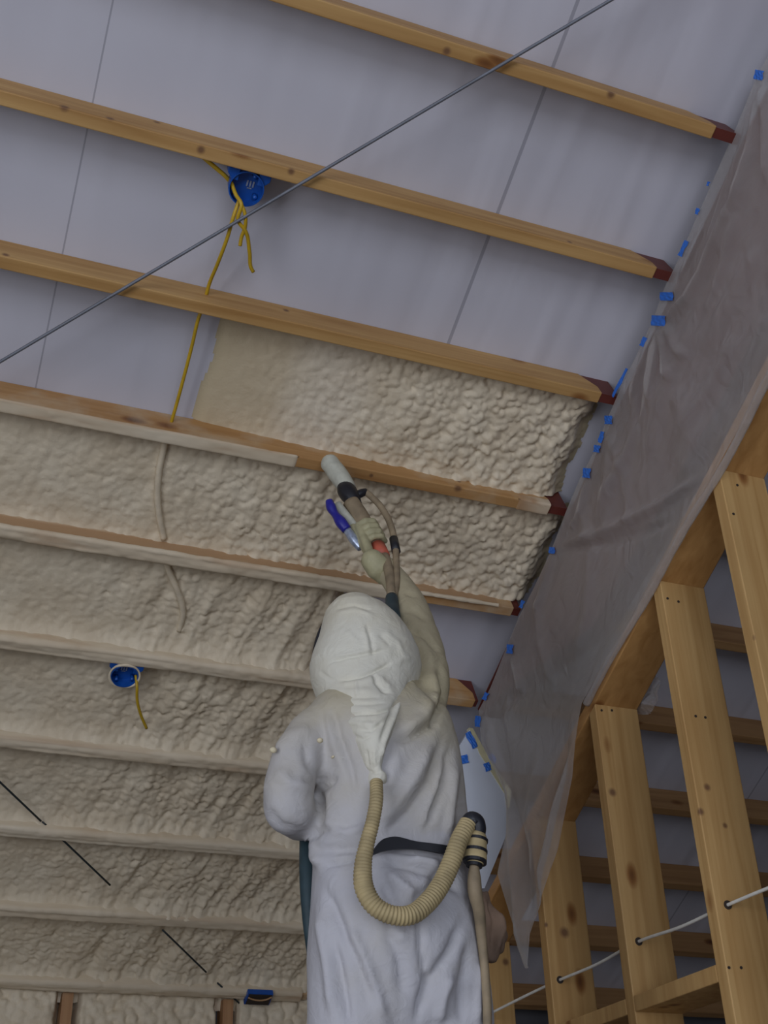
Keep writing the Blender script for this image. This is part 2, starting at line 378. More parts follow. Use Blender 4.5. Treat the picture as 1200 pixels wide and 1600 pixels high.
# other slope, floor and walls
YB = -5.0; ZB = ZRG-(YRG-YB)*math.tan(SL)
v,f = hexa([(XL,YB,ZB),(XR,YB,ZB),(XR,YRG,ZRG),(XL,YRG,ZRG),(XL,YB,ZB+th),(XR,YB,ZB+th),(XR,YRG,ZRG+th),(XL,YRG,ZRG+th)])
struct(fixn(mesh_from('ceiling_rear_slope', v, f, M['wall'])))
struct(box('floor', (XL,YB,-0.1), (XR,YW+.2,0), M['floor']))
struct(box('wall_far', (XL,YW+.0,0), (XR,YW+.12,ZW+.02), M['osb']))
def gable(name, x0, x1, y0=YB, y1=YW+.12, mat=M['wall'], hole=None):
    def top(y): return ZB+(y-YB)*math.tan(SL) if y<YRG else ZRG-(y-YRG)*math.tan(SL)
    ys = sorted(set([y0,y1]+([YRG] if y0<YRG<y1 else [])+(list(hole[:2]) if hole else [])))
    parts=[]
    for a,b in zip(ys[:-1],ys[1:]):
        if hole and a>=hole[0]-1e-6 and b<=hole[1]+1e-6:
            parts.append(hexa([(x0,a,0),(x1,a,0),(x1,b,0),(x0,b,0),(x0,a,hole[2]),(x1,a,hole[2]),(x1,b,hole[2]),(x0,b,hole[2])]))
            parts.append(hexa([(x0,a,hole[3]),(x1,a,hole[3]),(x1,b,hole[3]),(x0,b,hole[3]),(x0,a,top(a)),(x1,a,top(a)),(x1,b,top(b)),(x0,b,top(b))]))
        else:
            parts.append(hexa([(x0,a,0),(x1,a,0),(x1,b,0),(x0,b,0),(x0,a,top(a)),(x1,a,top(a)),(x1,b,top(b)),(x0,b,top(b))]))
    V,F = merge(parts); return struct(fixn(mesh_from(name,V,F,mat)))
gable('wall_left', XL-.1, XL, hole=(-1.7,0.9,0.85,2.55))
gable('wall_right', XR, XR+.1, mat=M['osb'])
# rear wall: open overhead door on the camera's side of the building
struct(box('wall_rear_left', (XL,YB-.1,0), (-2.45,YB,ZB+.05), M['wall']))
struct(box('wall_rear_right', (1.85,YB-.1,0), (XR,YB,ZB+.05), M['wall']))
# unseen wall added across the side room to block the door light and darken it
gable('wall_light_blocker', 2.0, XR, 0.35, 0.45, mat=M['osb'])

# ------------------------------------------------------------------ purlins
def purlin_timber(x0, x1, t0, mat, parent, cut=True, w=PW, h=PH, name='timber'):
    c = .045 if cut else 0
    # outline of the near side: square at the start, top corner scarfed at the end
    prof = [(x0,0),(x1-c,0),(x1,h*.62),(x1,h),(x0,h)]
    V = [RP(x,t0,d) for x,d in prof]+[RP(x,t0+w,d) for x,d in prof]
    n=5; F=[tuple(range(n)),tuple(range(2*n-1,n-1,-1))]+[(i,(i+1)%n,(i+1)%n+n,i+n) for i in range(n)]
    o = fixn(mesh_from(name, V, F, mat, parent)); 
    return bevel(o,.003)
def knotted(base, pts, col=(0.16,0.075,0.035)):
    """copy of a wood with round knots (world point, radius)"""
    m=base.copy(); nt=m.node_tree; b=nt.nodes['Principled BSDF']; src=b.inputs['Base Color'].links[0].from_socket
    tc=N(nt,'ShaderNodeTexCoord')
    for P_,r_ in pts:
        v=N(nt,'ShaderNodeVectorMath',operation='DISTANCE'); nt.links.new(tc.outputs['Object'],v.inputs[0]); v.inputs[1].default_value=tuple(P_)
        mr=N(nt,'ShaderNodeMapRange'); mr.inputs[1].default_value=r_*.55; mr.inputs[2].default_value=r_*1.5; mr.inputs[3].default_value=.9; mr.inputs[4].default_value=0; nt.links.new(v.outputs['Value'],mr.inputs[0])
        mx=N(nt,'ShaderNodeMix',data_type='RGBA'); nt.links.new(mr.outputs[0],mx.inputs[0]); nt.links.new(src,mx.inputs[6]); mx.inputs[7].default_value=(*col,1); src=mx.outputs[2]
    nt.links.new(src,b.inputs['Base Color']); return m
# wood ends measured on the undersides
end_x = []
for k,(px,py) in enumerate([(1112,216),(1022,430),(935,628),(856,803),(800,958),(738,1106)]):
    end_x.append(onRoof(px,py,PH)[0])
end_x += [U-.13]*4
LBL = ['bare wooden purlin highest in the picture, with two ringed knots, crossed by the steel cable',
       'bare wooden purlin carrying the blue round box with loose yellow cable ends',
       'bare wooden purlin directly above the patch of freshly sprayed foam',
       'wooden purlin just below the fresh foam patch, behind the spray gun tip, underside part white',
       'foam-dusted brown purlin behind the worker\'s glove, bare wood near its end',
       'foam-coated purlin carrying the blue round box with one dangling yellow wire',
       'foam-coated purlin next below the foam-edged blue box with one wire',
       'foam-coated purlin where the dark brace wire crosses beside a bare reddish streak',
       'foam-coated purlin second up from the far wall',
       'foam-coated purlin along the top of the far wall, with a small blue box']
purl = []
XS = -2.45
for k in range(10):
    t0 = V0+k*S
    e = empty('ceiling_purlin', RP(XS,t0,PH), LBL[k], 'purlin', 'wooden purlins across the sloped ceiling')
    mat = M['purlin'] if k<3 else M['purlin_dusty']
    kn = {0:[(698,80,.009),(955,147,.010)],1:[(101,167,.010),(172,185,.009),(245,191,.008),(314,234,.009),(455,268,.008),(890,378,.007)],2:[(9,398,.008),(447,485,.008)],3:[(716,763,.011),(580,743,.006),(717,752,.006)],5:[(30,990,.02)]}.get(k)
    if kn:
        q_=[]
        for x_,y_,r_ in kn:
            X_,T_=onRoof(x_,y_,PH)
            if T_<t0:         # on the near side face instead
                d_=ray(x_,y_); n_=VV; h_=(RP(0,t0)-ORI)@n_; W_=ORI+d_*(h_/(d_@n_)); q_.append((W_,r_))
            else: q_.append((RP(X_,T_,PH),r_))
        mat=knotted(mat,q_)
    purlin_timber(XS, end_x[k], t0, mat, e)
    # red primed steel clip between the purlin end and the rafter
    x0 = end_x[k]-.04; x1 = U+.012; g=.004
    prof = [(x0,0),(x1,0),(x1,PH-g),(x0,PH-g)]
    V=[RP(x,t0+g,d) for x,d in prof]+[RP(x,t0+PW-g,d) for x,d in prof]
    F=[(0,1,2,3),(7,6,5,4)]+[(i,(i+1)%4,(i+1)%4+4,i+4) for i in range(4)]
    o = fixn(mesh_from('steel_clip', V, F, M['red'], e)); o['label']='dark red steel clip at the purlin end'
    purl.append(e)
# the same rows beyond the partition
FLB = ['topmost of the dark purlins seen between the studs', 'second dark purlin down seen between the studs', 'third dark purlin down between the studs, crossing behind them',
       'fourth dark purlin down between the studs','fifth dark purlin down between the studs','sixth dark purlin down between the studs, above the white cable','lowest dark purlin between the studs, behind the wooden blocking']
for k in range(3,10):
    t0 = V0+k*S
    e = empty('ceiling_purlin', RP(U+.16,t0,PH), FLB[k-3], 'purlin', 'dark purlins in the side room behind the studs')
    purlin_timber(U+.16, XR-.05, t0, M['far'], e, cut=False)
# steel rafter behind the film
rf = empty('steel_rafter', RP(U+.02,V0+2*S,.3), 'dark red steel rafter behind the plastic film along its taped edge', 'rafter')
tk=[-1.6,V0+1.5*S,V0+3.4*S,V0+4.6*S,V0+5*S+PW]; dk=[.60,.56,.50,.22,.14]
for nm,(a,b) in {'web':(U+.055,U+.063),'bottom_flange':(U+.02,U+.10)}.items():
    V=[];F=[]
    for t_,d_ in zip(tk,dk):
        lo,hi=(PH+.004,d_) if nm=='web' else (d_,d_+.008)
        V+=[RP(a,t_,lo),RP(b,t_,lo),RP(b,t_,hi),RP(a,t_,hi)]
    for i in range(len(tk)-1):
        for j in range(4): F.append((i*4+j,i*4+(j+1)%4,(i+1)*4+(j+1)%4,(i+1)*4+j))
    F+=[(0,1,2,3),(len(V)-1,len(V)-2,len(V)-3,len(V)-4)]
    fixn(mesh_from(nm, V, F, M['red'], rf))
V=[RP(U+.02,tk[0],PH+.001),RP(U+.10,tk[0],PH+.001),RP(U+.10,tk[-1],PH+.001),RP(U+.02,tk[-1],PH+.001)]; V+=[v_+NV*.006 for v_ in V]
fixn(mesh_from('top_flange', V, hexa(V)[1], M['red'], rf))

# ------------------------------------------------------------------ spray foam
def foam_bay(k, xe_px, label, thin_from=None, dx=0.0052, seed=0, x_start=-0.75, coarse=1.0):
    t0 = V0+k*S+(PW if k<9 else PW); t1 = V0+(k+1)*S if k<9 else TW
    tm=(t0+t1)/2
    xe = onRoof(*xe_px,.04)[0]; nx=int((xe+.04-x_start)/dx); ny=int((t1-t0)/dx)
    xs=np.linspace(x_start,xe+.04,nx); ts=np.linspace(t0,t1,ny); X,Tt=np.meshgrid(xs,ts)
    s=seed
    full=0.046
    end = sstep(xe+.03*(fbm(X*18,Tt*18,s+2)-.5)*2+.02, xe-.07+.05*(fbm(X*18,Tt*18,s+2)-.5), X)
    base = full*end
    if thin_from is not None:
        xa = onRoof(*thin_from,.0)[0]+.03*(vnoise(Tt*9,Tt*0,s+4)-.5)
        g = np.clip((X-xa)/1.0,0,1)
        base = base*np.clip(.06+1.05*g**.8,0,1)*sstep(xa,xa+.05,X)
    rough = 0.35+0.65*sstep(-.1,1.1,X+.25*(vnoise(X*2.2,Tt*2.2,s+8)-.5))
    rough = rough*coarse
    wa=X+.010*(fbm(X*14,Tt*14,s+11)-.47)*2; wb=Tt+.010*(fbm(X*14,Tt*14,s+13)-.47)*2
    ridge = fbm((X+.22*(Tt-tm))*20,Tt*4,s+12,3)
    l1 = lumps(wa,wb,.023,s); l1=np.maximum(l1,.9*lumps(wa+.5,wb+.7,.027,s+51)); l2 = lumps(wb+.3,wa,.013,s+20)
    rg = .018 if k<4 else .030*sstep(.1,1.0,X)+.010
    hh = base*(.80+.25*fbm(X*4,Tt*4,s+30)) + (base/full)*rough*((.012+(.008 if k<4 else .001)*sstep(.5,1.4,X))*l1+.004*l2+rg*(ridge-.45)+.003*fbm(X*60,Tt*60,s+6))
    # foam creeps up the purlin sides
    ed = np.minimum(Tt-t0,t1-Tt); hh = hh + (base/full)*(.006*np.exp(-ed/.016) if k<4 else .012*np.exp(-(Tt-t0)/.016)+.045*np.exp(-(t1-Tt)/.032))
    hh = hh+.0006
    # edge: rounded down where the foam stops
    P = RP(0,0)+X[...,None]*np.array([1,0,0])+Tt[...,None]*VV+hh[...,None]*NV
    mask = (base>0.0008)
    tint = np.clip(base/full*1.5,0,1)
    o = grid_obj('spray_foam', P, M['foam'], None, mask, tint)
    return tag(o, label, 'insulation foam', 'bands of spray foam between the purlins')
foam_bay(2,(922,668),'fresh cream spray foam band thinning to a yellow film at its left', thin_from=(318,560), seed=1, x_start=-.2, coarse=1.1)
foam_bay(3,(868,850),'cream spray foam band directly behind the spray gun', seed=40, coarse=1.05)
foam_bay(4,(520,985),'cream spray foam band whose ragged end meets the top of the white hood', seed=80)
foam_bay(5,(600,1110),'cream spray foam band around the blue box with one dangling wire', seed=120, coarse=1.2)
foam_bay(6,(640,1240),'cream spray foam band beside the worker\'s bent left elbow', seed=160, coarse=1.3)
foam_bay(7,(650,1360),'cream spray foam band below the elbow, crossed by the dark brace wire', seed=200, coarse=1.3)
foam_bay(8,(660,1460),'lowest full cream spray foam band, just above the far wall purlin', seed=240, coarse=1.3)
foam_bay(9,(680,1560),'narrow strip of spray foam behind the lowest purlin', seed=280)

def coat(k, x0, x1, f_thick, seed, label=None, name='foam_coat'):
    """a skin of foam wrapped round the three open faces of purlin k"""
    t0=V0+k*S; dx=.008
    nx=int((x1-x0)/dx)
    path=[]                       # (t, d, nt, nd, s)  near side, underside, far side
    for a in np.linspace(0,1,16): path.append((t0,a*PH,-1,0,a))
    for a in np.linspace(0,1,8): path.append((t0+a*PW,PH,0,1,1+a))
    for a in np.linspace(0,1,10): path.append((t0+PW,PH*(1-a),1,0,2+a))
    pt=np.array(path); xs=np.linspace(x0,x1,nx); X,I=np.meshgrid(xs,np.arange(len(pt)))
    T=pt[I,0];D=pt[I,1];nt_=pt[I,2];nd=pt[I,3];s=pt[I,4]
    th_=f_thick(X,s)
    body=np.clip(th_,0,1)
    r=.0015+(.003 if k==3 else .008)*body*(.4+1.1*fbm(X*9,s*3,seed))+.004*body*lumps(X,s*.05,.03,seed+3)
    r=np.where(th_<=0,-.002,r)
    nt_=nt_*r; nd=nd*r
    P=RP(0,0)+X[...,None]*np.array([1,0,0])+(T+nt_)[...,None]*VV+(D+nd)[...,None]*NV
    cover=np.clip(th_*2.2,0,1)
    o=grid_obj(name,P,M['coat'],purl[k],th_>0,cover)
    o['label']=label or 'beige foam overspray on the purlin'
    for md in ():
        pass
    return o
def x_at(px,py,d=PH): return onRoof(px,py,d)[0]
def th3(X,s):     # only the underside, up to a straight masked end
    return np.where((s>=.97)&(s<=2.02)&(X<x_at(463,728)), .35+.25*fbm(X*8,s*2,3)-.45*np.exp(-((s-.97)/.12)**2)*vnoise(X*9,s,6),-1)
coat(3,-.7,x_at(463,728),th3,5,'white foam film on the purlin underside')
def th3b(X,s): return np.where((s>=.7)&(s<=2.0), .5+.4*fbm(X*8,s*2,13),-1)*.5*sstep(x_at(800,790),x_at(850,800),X)*sstep(.25,.6,fbm(X*22,s*3,71)+.12)-.015
coat(3,x_at(795,785),end_x[3]-.004,th3b,15,'cream foam smear near the purlin end')
def th4(X,s):
    xe=x_at(640,925)
    side=sstep(.62,.25,s)*1.0+.55*fbm(X*5,s*4,31)-.35
    side=np.maximum(side,.04)
    bottom=.62+.3*fbm(X*8,s*3,33)
    v=np.where(s<1.0,side,bottom)
    return np.where((X>xe)&(s>1.0),-1,v)
coat(4,-.7,end_x[4]-.06,th4,21,'foam dust over reddish wood')
for k in range(5,10):
    def thk(X,s,k=k):
        v=.62+.9*(fbm(X*2.4,s*2.2,50+k*9)-.30)
        v=v-.38*np.exp(-((s-(.85+.3*hashn(k,2)))/.22)**2)*sstep(.55,.75,vnoise(X*1.9,s*0,k*11+4))
        return np.clip(v,.05,1.2)
    xe = x_at(*[(690,1100),(660,1230),(660,1345),(660,1450),(1120,1540)][k-5])
    coat(k,-.75,min(xe,end_x[k]-.03),thk,60+k*5,'thick beige foam skin with reddish streaks')

# ------------------------------------------------------------------ far wall: studs with foam between them
wt=struct  # noqa
stud_px=[(104,1575),(356,1575)]
sx_=[onY(*p,YW-.09)[0] for p in stud_px]
allx=[sx_[0]-2*.93,sx_[0]-.93,sx_[0],sx_[1],sx_[1]+.7,sx_[1]+1.4]
for i,x in enumerate(sx_):
    o=box('wall_stud',(x-.021,YW-.095,0),(x+.021,YW-.001,ZW-.06),wood('far_stud_wood_%d'%i,(0.40,0.2,0.09),(0.55,0.33,0.16),2,((0.55,0.45,0.32),0.60)))
    tag(o,['orange wooden stud between foam blocks, farther from the small blue box','orange wooden stud in the far wall nearer the small blue box'][i],'stud','far wall studs')
def wall_foam(x0,x1,label,seed):
    dx=.0065; z0=1.35; z1=ZW-.02; xs=np.arange(x0,x1,dx); zs=np.arange(z0,z1,dx); X,Z=np.meshgrid(xs,zs)
    ed=np.minimum(X-x0,x1-X)
    jag=.012*fbm(Z*22,X*0,seed+4)
    hh=.085*sstep(jag,jag+.025,ed)*(.85+.25*fbm(X*6,Z*6,seed))+.018*lumps(X,Z,.034,seed)+.006*lumps(X,Z,.016,seed+8)
    hh=np.where(ed<jag,.0,hh)
    P=np.stack([X,YW-hh-.001,Z],-1)
    o=grid_obj('spray_foam',P,M['foam'],None,None,np.ones_like(X)); return tag(o,label,'insulation foam','blocks of foam between the far wall studs')
wall_foam(sx_[0]-.75,sx_[0]-.018,'foam block on the far wall left of the first orange stud',301)
wall_foam(sx_[0]+.026,sx_[1]-.024,'foam block on the far wall between the two orange studs',311)
wall_foam(sx_[1]+.022,sx_[1]+.85,'foam block on the far wall beneath the small blue box',321)

# ------------------------------------------------------------------ partition: raked plate, studs, blocking, cable
DROP = 1.0314*K
PTH = .038; SWD = .14
def plate_z(Y):                  # underside of the raked plate
    b = RP(U,0,PH); t=(Y-b[1])/VV[1]; return (b+VV*t)[2]-DROP
Ya,Yb = 0.9, RP(0,T9)[1]-.1
pl = empty('top_plate', (U,Ya,plate_z(Ya)), 'raked wooden top plate of the stud partition, edge wrapped in plastic film', 'plate')
tp = math.tan(SL)
V=[(U,Ya,plate_z(Ya)),(U+SWD,Ya,plate_z(Ya)),(U+SWD,Yb,plate_z(Yb)),(U,Yb,plate_z(Yb))]; V+= [(x,y,z+PTH/cs) for x,y,z in V]
bevel(fixn(mesh_from('plank', V, hexa(V)[1], M['plate'], pl)))
far_edge=[(1113,762),(1020,922),(918,1098)]
ystud=[onX(px,py,U)[1] for px,py in far_edge]+[onX(840,1421,U)[1], onX(794,1417,U+SWD)[1]+.01]
SLB=['broad wooden stud cut off by the photo\'s edge, nearest in the partition','wooden stud with dark cracks and the white cable\'s first drilled hole','wooden stud under the plate beside the hanging plastic flap, with blocking against its foot',
     'wooden stud with a large dark knot, next behind the plastic flap','farthest partition stud, just beside the worker\'s right hip']
studs=[]
for i,yf in enumerate(ystud):
    yn = yf-.038 if i<4 else yf
    yf = yn+.038
    e = empty('partition_stud',(U,yn,0),SLB[i],'stud','bare studs of the partition')
    V=[(U,yn,0.04),(U+SWD,yn,0.04),(U+SWD,yf,0.04),(U,yf,0.04),(U,yn,plate_z(yn)),(U+SWD,yn,plate_z(yn)),(U+SWD,yf,plate_z(yf)),(U,yf,plate_z(yf))]
    ks={0:[(1175,995,.008)],1:[(1095,1268,.008),(1133,1290,.006),(1105,1230,.008)],2:[(957,1238,.010)],3:[(882,1457,.013),(853,1445,.006)],4:[(790,1503,.010)]}[i]
    bevel(fixn(mesh_from('timber', V, hexa(V)[1], knotted(M['stud'],[(onY(a_,b_,yn),r_) for a_,b_,r_ in ks]), e)),.0025)
    studs.append((yn,yf,e))
o=box('sole_plate',(U,Ya,0),(U+SWD,Yb,.04),M['plate']); tag(o,'wooden sole plate under the partition studs','plate')
def disc(name, c, r, mat, parent, axis='Y', dep=.002, seg=14):
    d={'Y':np.array([0,dep,0]),'X':np.array([dep,0,0])}[axis]
    V,F=tube_geo([np.array(c)-d,np.array(c)+d],r,seg); return mesh_from(name,V,F,mat,parent,smooth=False)
# nail heads and drilled holes on the near faces
for i,pts in {0:[(1152,758),(1146,803)],1:[(1043,935),(1060,940),(1087,1119),(1102,1121),(1139,1512),(1158,1512)],2:[(940,1110),(956,1110)]}.items():
    yn,yf,e=studs[i]
    for q in pts: disc('nail',onY(*q,yn-.0005),.0035,M['nailm'],e,'Y',.001)
zc=[]
for i,q in {1:(1137,1414),2:(998,1471),3:(875,1531)}.items():
    yn,yf,e=studs[i]; c=onY(*q,yn-.0005); zc.append((yn,c)); disc('drilled_hole',c,.0105,M['nailm'],e,'Y',.0015)
# cable straight through the studs
pts=[]
A,B_,C_=[c for _,c in zc]
for a,b in ((A,B_),(B_,C_)):
    pts += [a, (a+b)/2+np.array([0,0,-.006])]
dirA=(B_-A); first=A-dirA*((A[1]-studs[0][1]-.002)/dirA[1]); last=C_+(C_-B_)*1.5
pts=[first]+pts+[C_,last]
tag(tube('white_cable',pts,.0042,M['whitecable'],n=80,seg=8),'white electrical cable threaded through the drilled partition studs','cable')
# blocking between studs
def yz_beam(px0,px1,X):
    a=onX(*px0,X); b=onX(*px1,X); return a,b
zb=onX(1115,1508,U)[2]
for (a,b,l) in ((1,2,'wooden blocking piece between the two studs drilled for the cable'),(2,3,'wooden blocking piece partly hidden, running down to the photo\'s bottom edge')):
    y0=studs[a][1]; y1=studs[b][0]
    o=box('blocking',(U,y0+.001,zb-.038),(U+SWD-.002,y1-.001,zb),M['plate'] if 0 else M['stud'],bev=.0025); tag(o,l,'wood block','blocking between the partition studs')

# ------------------------------------------------------------------ plastic film with folds
def poly(P,n):
    P=np.asarray(P,float); L=np.r_[0,np.cumsum(np.hypot(*np.diff(P,axis=0).T))]; s=np.linspace(0,L[-1],n)
    return np.stack([np.interp(s,L,P[:,0]),np.interp(s,L,P[:,1])],-1)
def stroke_field(px, strokes):    # sum of gaussian creases given in picture space, evaluated for the points px
    out=np.zeros(px.shape[:-1])
    for pts,w,h in strokes:
        pts=np.asarray(pts,float); best=np.full(px.shape[:-1],1e9); bt=np.zeros(px.shape[:-1])
        n=len(pts)-1
        for i in range(n):
            a,b=pts[i],pts[i+1]; ab=b-a; q=np.clip(((px-a)@ab)/(ab@ab),0,1); d=np.linalg.norm(px-a-q[...,None]*ab,axis=-1)
            m=d<best; best=np.where(m,d,best); bt=np.where(m,(i+q)/n,bt)
        out+=h*np.exp(-(best/w)**2)*np.clip(np.minimum(bt*6,(1-bt)*6),0.15,1)
    return out
Lb=[(1216,60),(1183,118),(1150,200),(1128,250),(1104,305),(1084,350),(1062,402),(1040,445),(1020,500),(1002,540),(975,594),(950,652),(930,702),(906,748),(884,800),(862,858),(836,915),(810,965),(790,1015),(766,1075),(748,1110),(752,1160),(790,1240),(791,1302),(777,1365),(800,1440),(826,1512)]
Rbd=[(1395,255),(1300,425),(1260,495),(1200,600),(1157,681),(1113,759),(1066,840),(1020,919),(980,990),(945,1050),(917,1100),(908,1160),(904,1215),(880,1330),(855,1400),(836,1460),(832,1514)]
NA,NB=300,110
# resample both by matching arclength
def resamp(P,n,knots=None):
    return poly(P,n)
LA=np.concatenate([poly(Lb[:21],230),poly(Lb[20:],71)[1:]]); RB=np.concatenate([poly(Rbd[:11],230),poly(Rbd[10:],71)[1:]])
bb=np.linspace(0,1,NB)[None,:,None]
G=LA[:,None,:]*(1-bb)+RB[:,None,:]*bb
d=R@np.stack([(G[...,0]-600)/FOC,np.ones(G.shape[:2]),-(G[...,1]-800)/FOC],0).reshape(3,-1); d=d.T.reshape(G.shape[0],NB,3)
PX=U-.004; P=ORI+d*(PX/d[...,:1])
st=[([(1183,125),(1150,240),(1110,360),(1062,470)],9,.020),([(1178,135),(1130,290),(1085,420),(1045,480)],10,-.022),([(1190,130),(1180,240),(1160,340)],9,.014),
    ([(1192,120),(1205,200),(1215,300)],7,.012),([(1110,330),(1070,420),(1052,470)],6,.014),
    ([(1027,506),(1000,560),(985,640)],6,.014),([(1027,506),(1012,590),(1000,680)],6,-.012),([(1028,506),(1030,570),(1025,640)],5,.012),([(1032,506),(1045,560),(1058,600)],5,.012),([(1036,504),(1060,540),(1085,565)],6,.010),([(1034,500),(1075,470),(1130,380),(1165,300)],11,.014),
    ([(1006,535),(985,600),(975,670)],6,-.012),
    ([(868,857),(940,838),(1040,790),(1110,745)],7,.012),([(868,860),(960,850),(1060,815)],6,-.010),([(866,862),(850,905),(845,960)],6,.010),
    ([(917,742),(912,800),(890,830)],5,.010),([(950,660),(960,760),(950,840)],12,.010),
    ([(796,1018),(785,1065),(770,1110)],5,.014),([(797,1018),(800,1070),(803,1100)],4,-.012),([(798,1018),(815,1060),(822,1085)],4,.012),([(793,1020),(775,1110),(790,1180),(800,1240)],9,-.014),
    ([(920,1095),(905,1150),(898,1215),(870,1330),(845,1420)],9,.018),([(912,1110),(885,1230),(850,1350),(838,1450)],7,-.014),
    ([(755,1130),(800,1230),(812,1330),(822,1440),(828,1500)],8,.016),([(800,1240),(830,1330),(835,1440)],9,-.012),([(850,1180),(840,1280),(838,1400)],9,.012),
    ([(1000,960),(960,1020),(930,1080)],10,.010),([(1195,620),(1110,775),(1020,925),(940,1060)],9,-.012),([(1060,600),(1090,680),(1080,760)],18,.008),([(1198,380),(1150,470),(1100,560)],16,.008),([(1030,510),(1022,600),(985,720),(930,830)],8,.010),([(1100,480),(1040,620),(1010,740)],14,.009),([(1160,520),(1120,600),(1060,700)],10,.008),([(905,760),(930,860),(925,960),(900,1050)],9,.008),([(840,925),(850,1000),(870,1080)],7,.008),([(1170,330),(1130,440),(1110,500)],8,.009),([(948,665),(985,740),(990,840)],6,.007)]
D=stroke_field(G,st)+.020*(fbm(G[...,0]/150,G[...,1]/150,5)-.5)+.004*(fbm(G[...,0]/24+G[...,1]/60,G[...,1]/90,9)-.5)
edge=np.clip(np.minimum(bb[...,0],1-bb[...,0])*12,0.12,1)*np.ones((G.shape[0],1))
D=D*edge
D=D+.010*sstep(.0,.3,bb[...,0])          # hangs slightly clear of the studs' plane
P[...,0]-= np.clip(D*1.7,0,.09)
o=grid_obj('plastic_film',P,M['film']); tag(o,'clear plastic film taped along the rafter and draped over the partition plate','plastic sheet')
# rolled film edge along the plate
ed=[onX(x,y,U-.010) for x,y in Rbd[:11]]; 
E_=catmull(np.array(ed),160); E_[:,0]-=.003*np.sin(np.linspace(0,23,160))+.004; 
V,F=tube_geo(E_,.009+.003*fbm(np.linspace(0,30,160),np.zeros(160),3),10); q=mesh_from('film_hem',V,F,M['film'],o,smooth=True)
q.matrix_parent_inverse=Matrix.Translation(-o.location); q['label']='bunched whitish film edge along the plate'

# crumpled scrap of film under the plate
gx,gy=np.meshgrid(np.linspace(0,1,30),np.linspace(0,1,34)); px_=975+62*gx-8*gy*gx; py_=1068+48*gy-25*gx*(1-gy)
wrap=np.stack([px_,py_],-1); dd=(R@np.stack([(px_-600)/FOC,np.ones_like(px_),-(py_-800)/FOC],0).reshape(3,-1)).T.reshape(34,30,3)
Pq=ORI+dd*((U+.16)/dd[...,:1]); Pq+= (.05*(fbm(gx*4,gy*4,77)-.5))[...,None]*np.array([1,.3,0])
rad_=np.hypot(gx-.5,gy-.5)+.12*(fbm(gx*5,gy*5,2)-.5)
tag(grid_obj('plastic_scrap',Pq,M['film'],None,rad_<.47),'small crumpled scrap of clear film dangling behind the partition plate','plastic scrap')

# ------------------------------------------------------------------ white board with tape beside the worker
YBd = 3.62
bp=[(735,1137),(793,1238),(791,1305),(757,1388),(690,1392),(688,1215)]
F3=[onY(x,y,YBd) for x,y in bp]; B3=[p+np.array([0,.02,0]) for p in F3]; n=len(bp)
bo=empty('white_board',F3[3],'white rigid board with blue tape strips standing between the worker and the plastic flap','board')
fixn(mesh_from('panel',F3+B3,[tuple(range(n)),tuple(range(2*n-1,n-1,-1))]+[(i,(i+1)%n,(i+1)%n+n,i+n) for i in range(n)],M['board'],bo))
ep=[(733,1137),(739,1138),(762,1180),(799,1236),(796,1262),(791,1256),(789,1240),(750,1178)]
F4=[onY(x,y,YBd-.003) for x,y in ep]; B4=[p+np.array([0,.022,0]) for p in F4]; n=len(ep)
q=fixn(mesh_from('edge_strip',F4+B4,[tuple(range(n)),tuple(range(2*n-1,n-1,-1))]+[(i,(i+1)%n,(i+1)%n+n,i+n) for i in range(n)],M['boardedge'],bo)); q['label']='cream strip along the board edge'

# ------------------------------------------------------------------ pieces of blue masking tape
def tape(px,py,w,h,ang,label,plane,grp):
    c=plane(px,py); ca,sa=math.cos(math.radians(ang)),math.sin(math.radians(ang))
    n=5; V=[]; jr=random.random()*9
    for a in range(n):
        for b in range(n):
            u=(a/(n-1)-.5)*w; v_=(b/(n-1)-.5)*h
            if a in(0,n-1): u+=.6*math.sin(b*2.1+jr)
            V.append(plane(px+u*ca-v_*sa,py+u*sa+v_*ca))
    V=np.array(V); nr=np.cross(V[n]-V[0],V[1]-V[0]); nr/=np.linalg.norm(nr)
    if nr@(ORI-V[0])<0: nr=-nr
    for i in range(len(V)): V[i]+=nr*.0015*math.sin(i*1.7+jr)
    W=np.concatenate([V,V-nr*.0012]); m=n*n; F=[]
    for a in range(n-1):
        for b in range(n-1):
            i=a*n+b; F.append((i,i+n,i+n+1,i+1)); F.append((m+i,m+i+1,m+i+n+1,m+i+n))
    rim=[a*n for a in range(n)]+[(n-1)*n+b for b in range(1,n)]+[a*n+n-1 for a in range(n-2,-1,-1)]+[b for b in range(n-2,0,-1)]
    for i in range(len(rim)):
        a,b=rim[i],rim[(i+1)%len(rim)]; F.append((a,b,m+b,m+a))
    return tag(fixn(mesh_from('masking_tape',W,F,M['tape'])),label,'tape',grp)
ft=lambda x,y: onX(x,y,U-.0115)
G1='blue tape holding the film to the rafter'
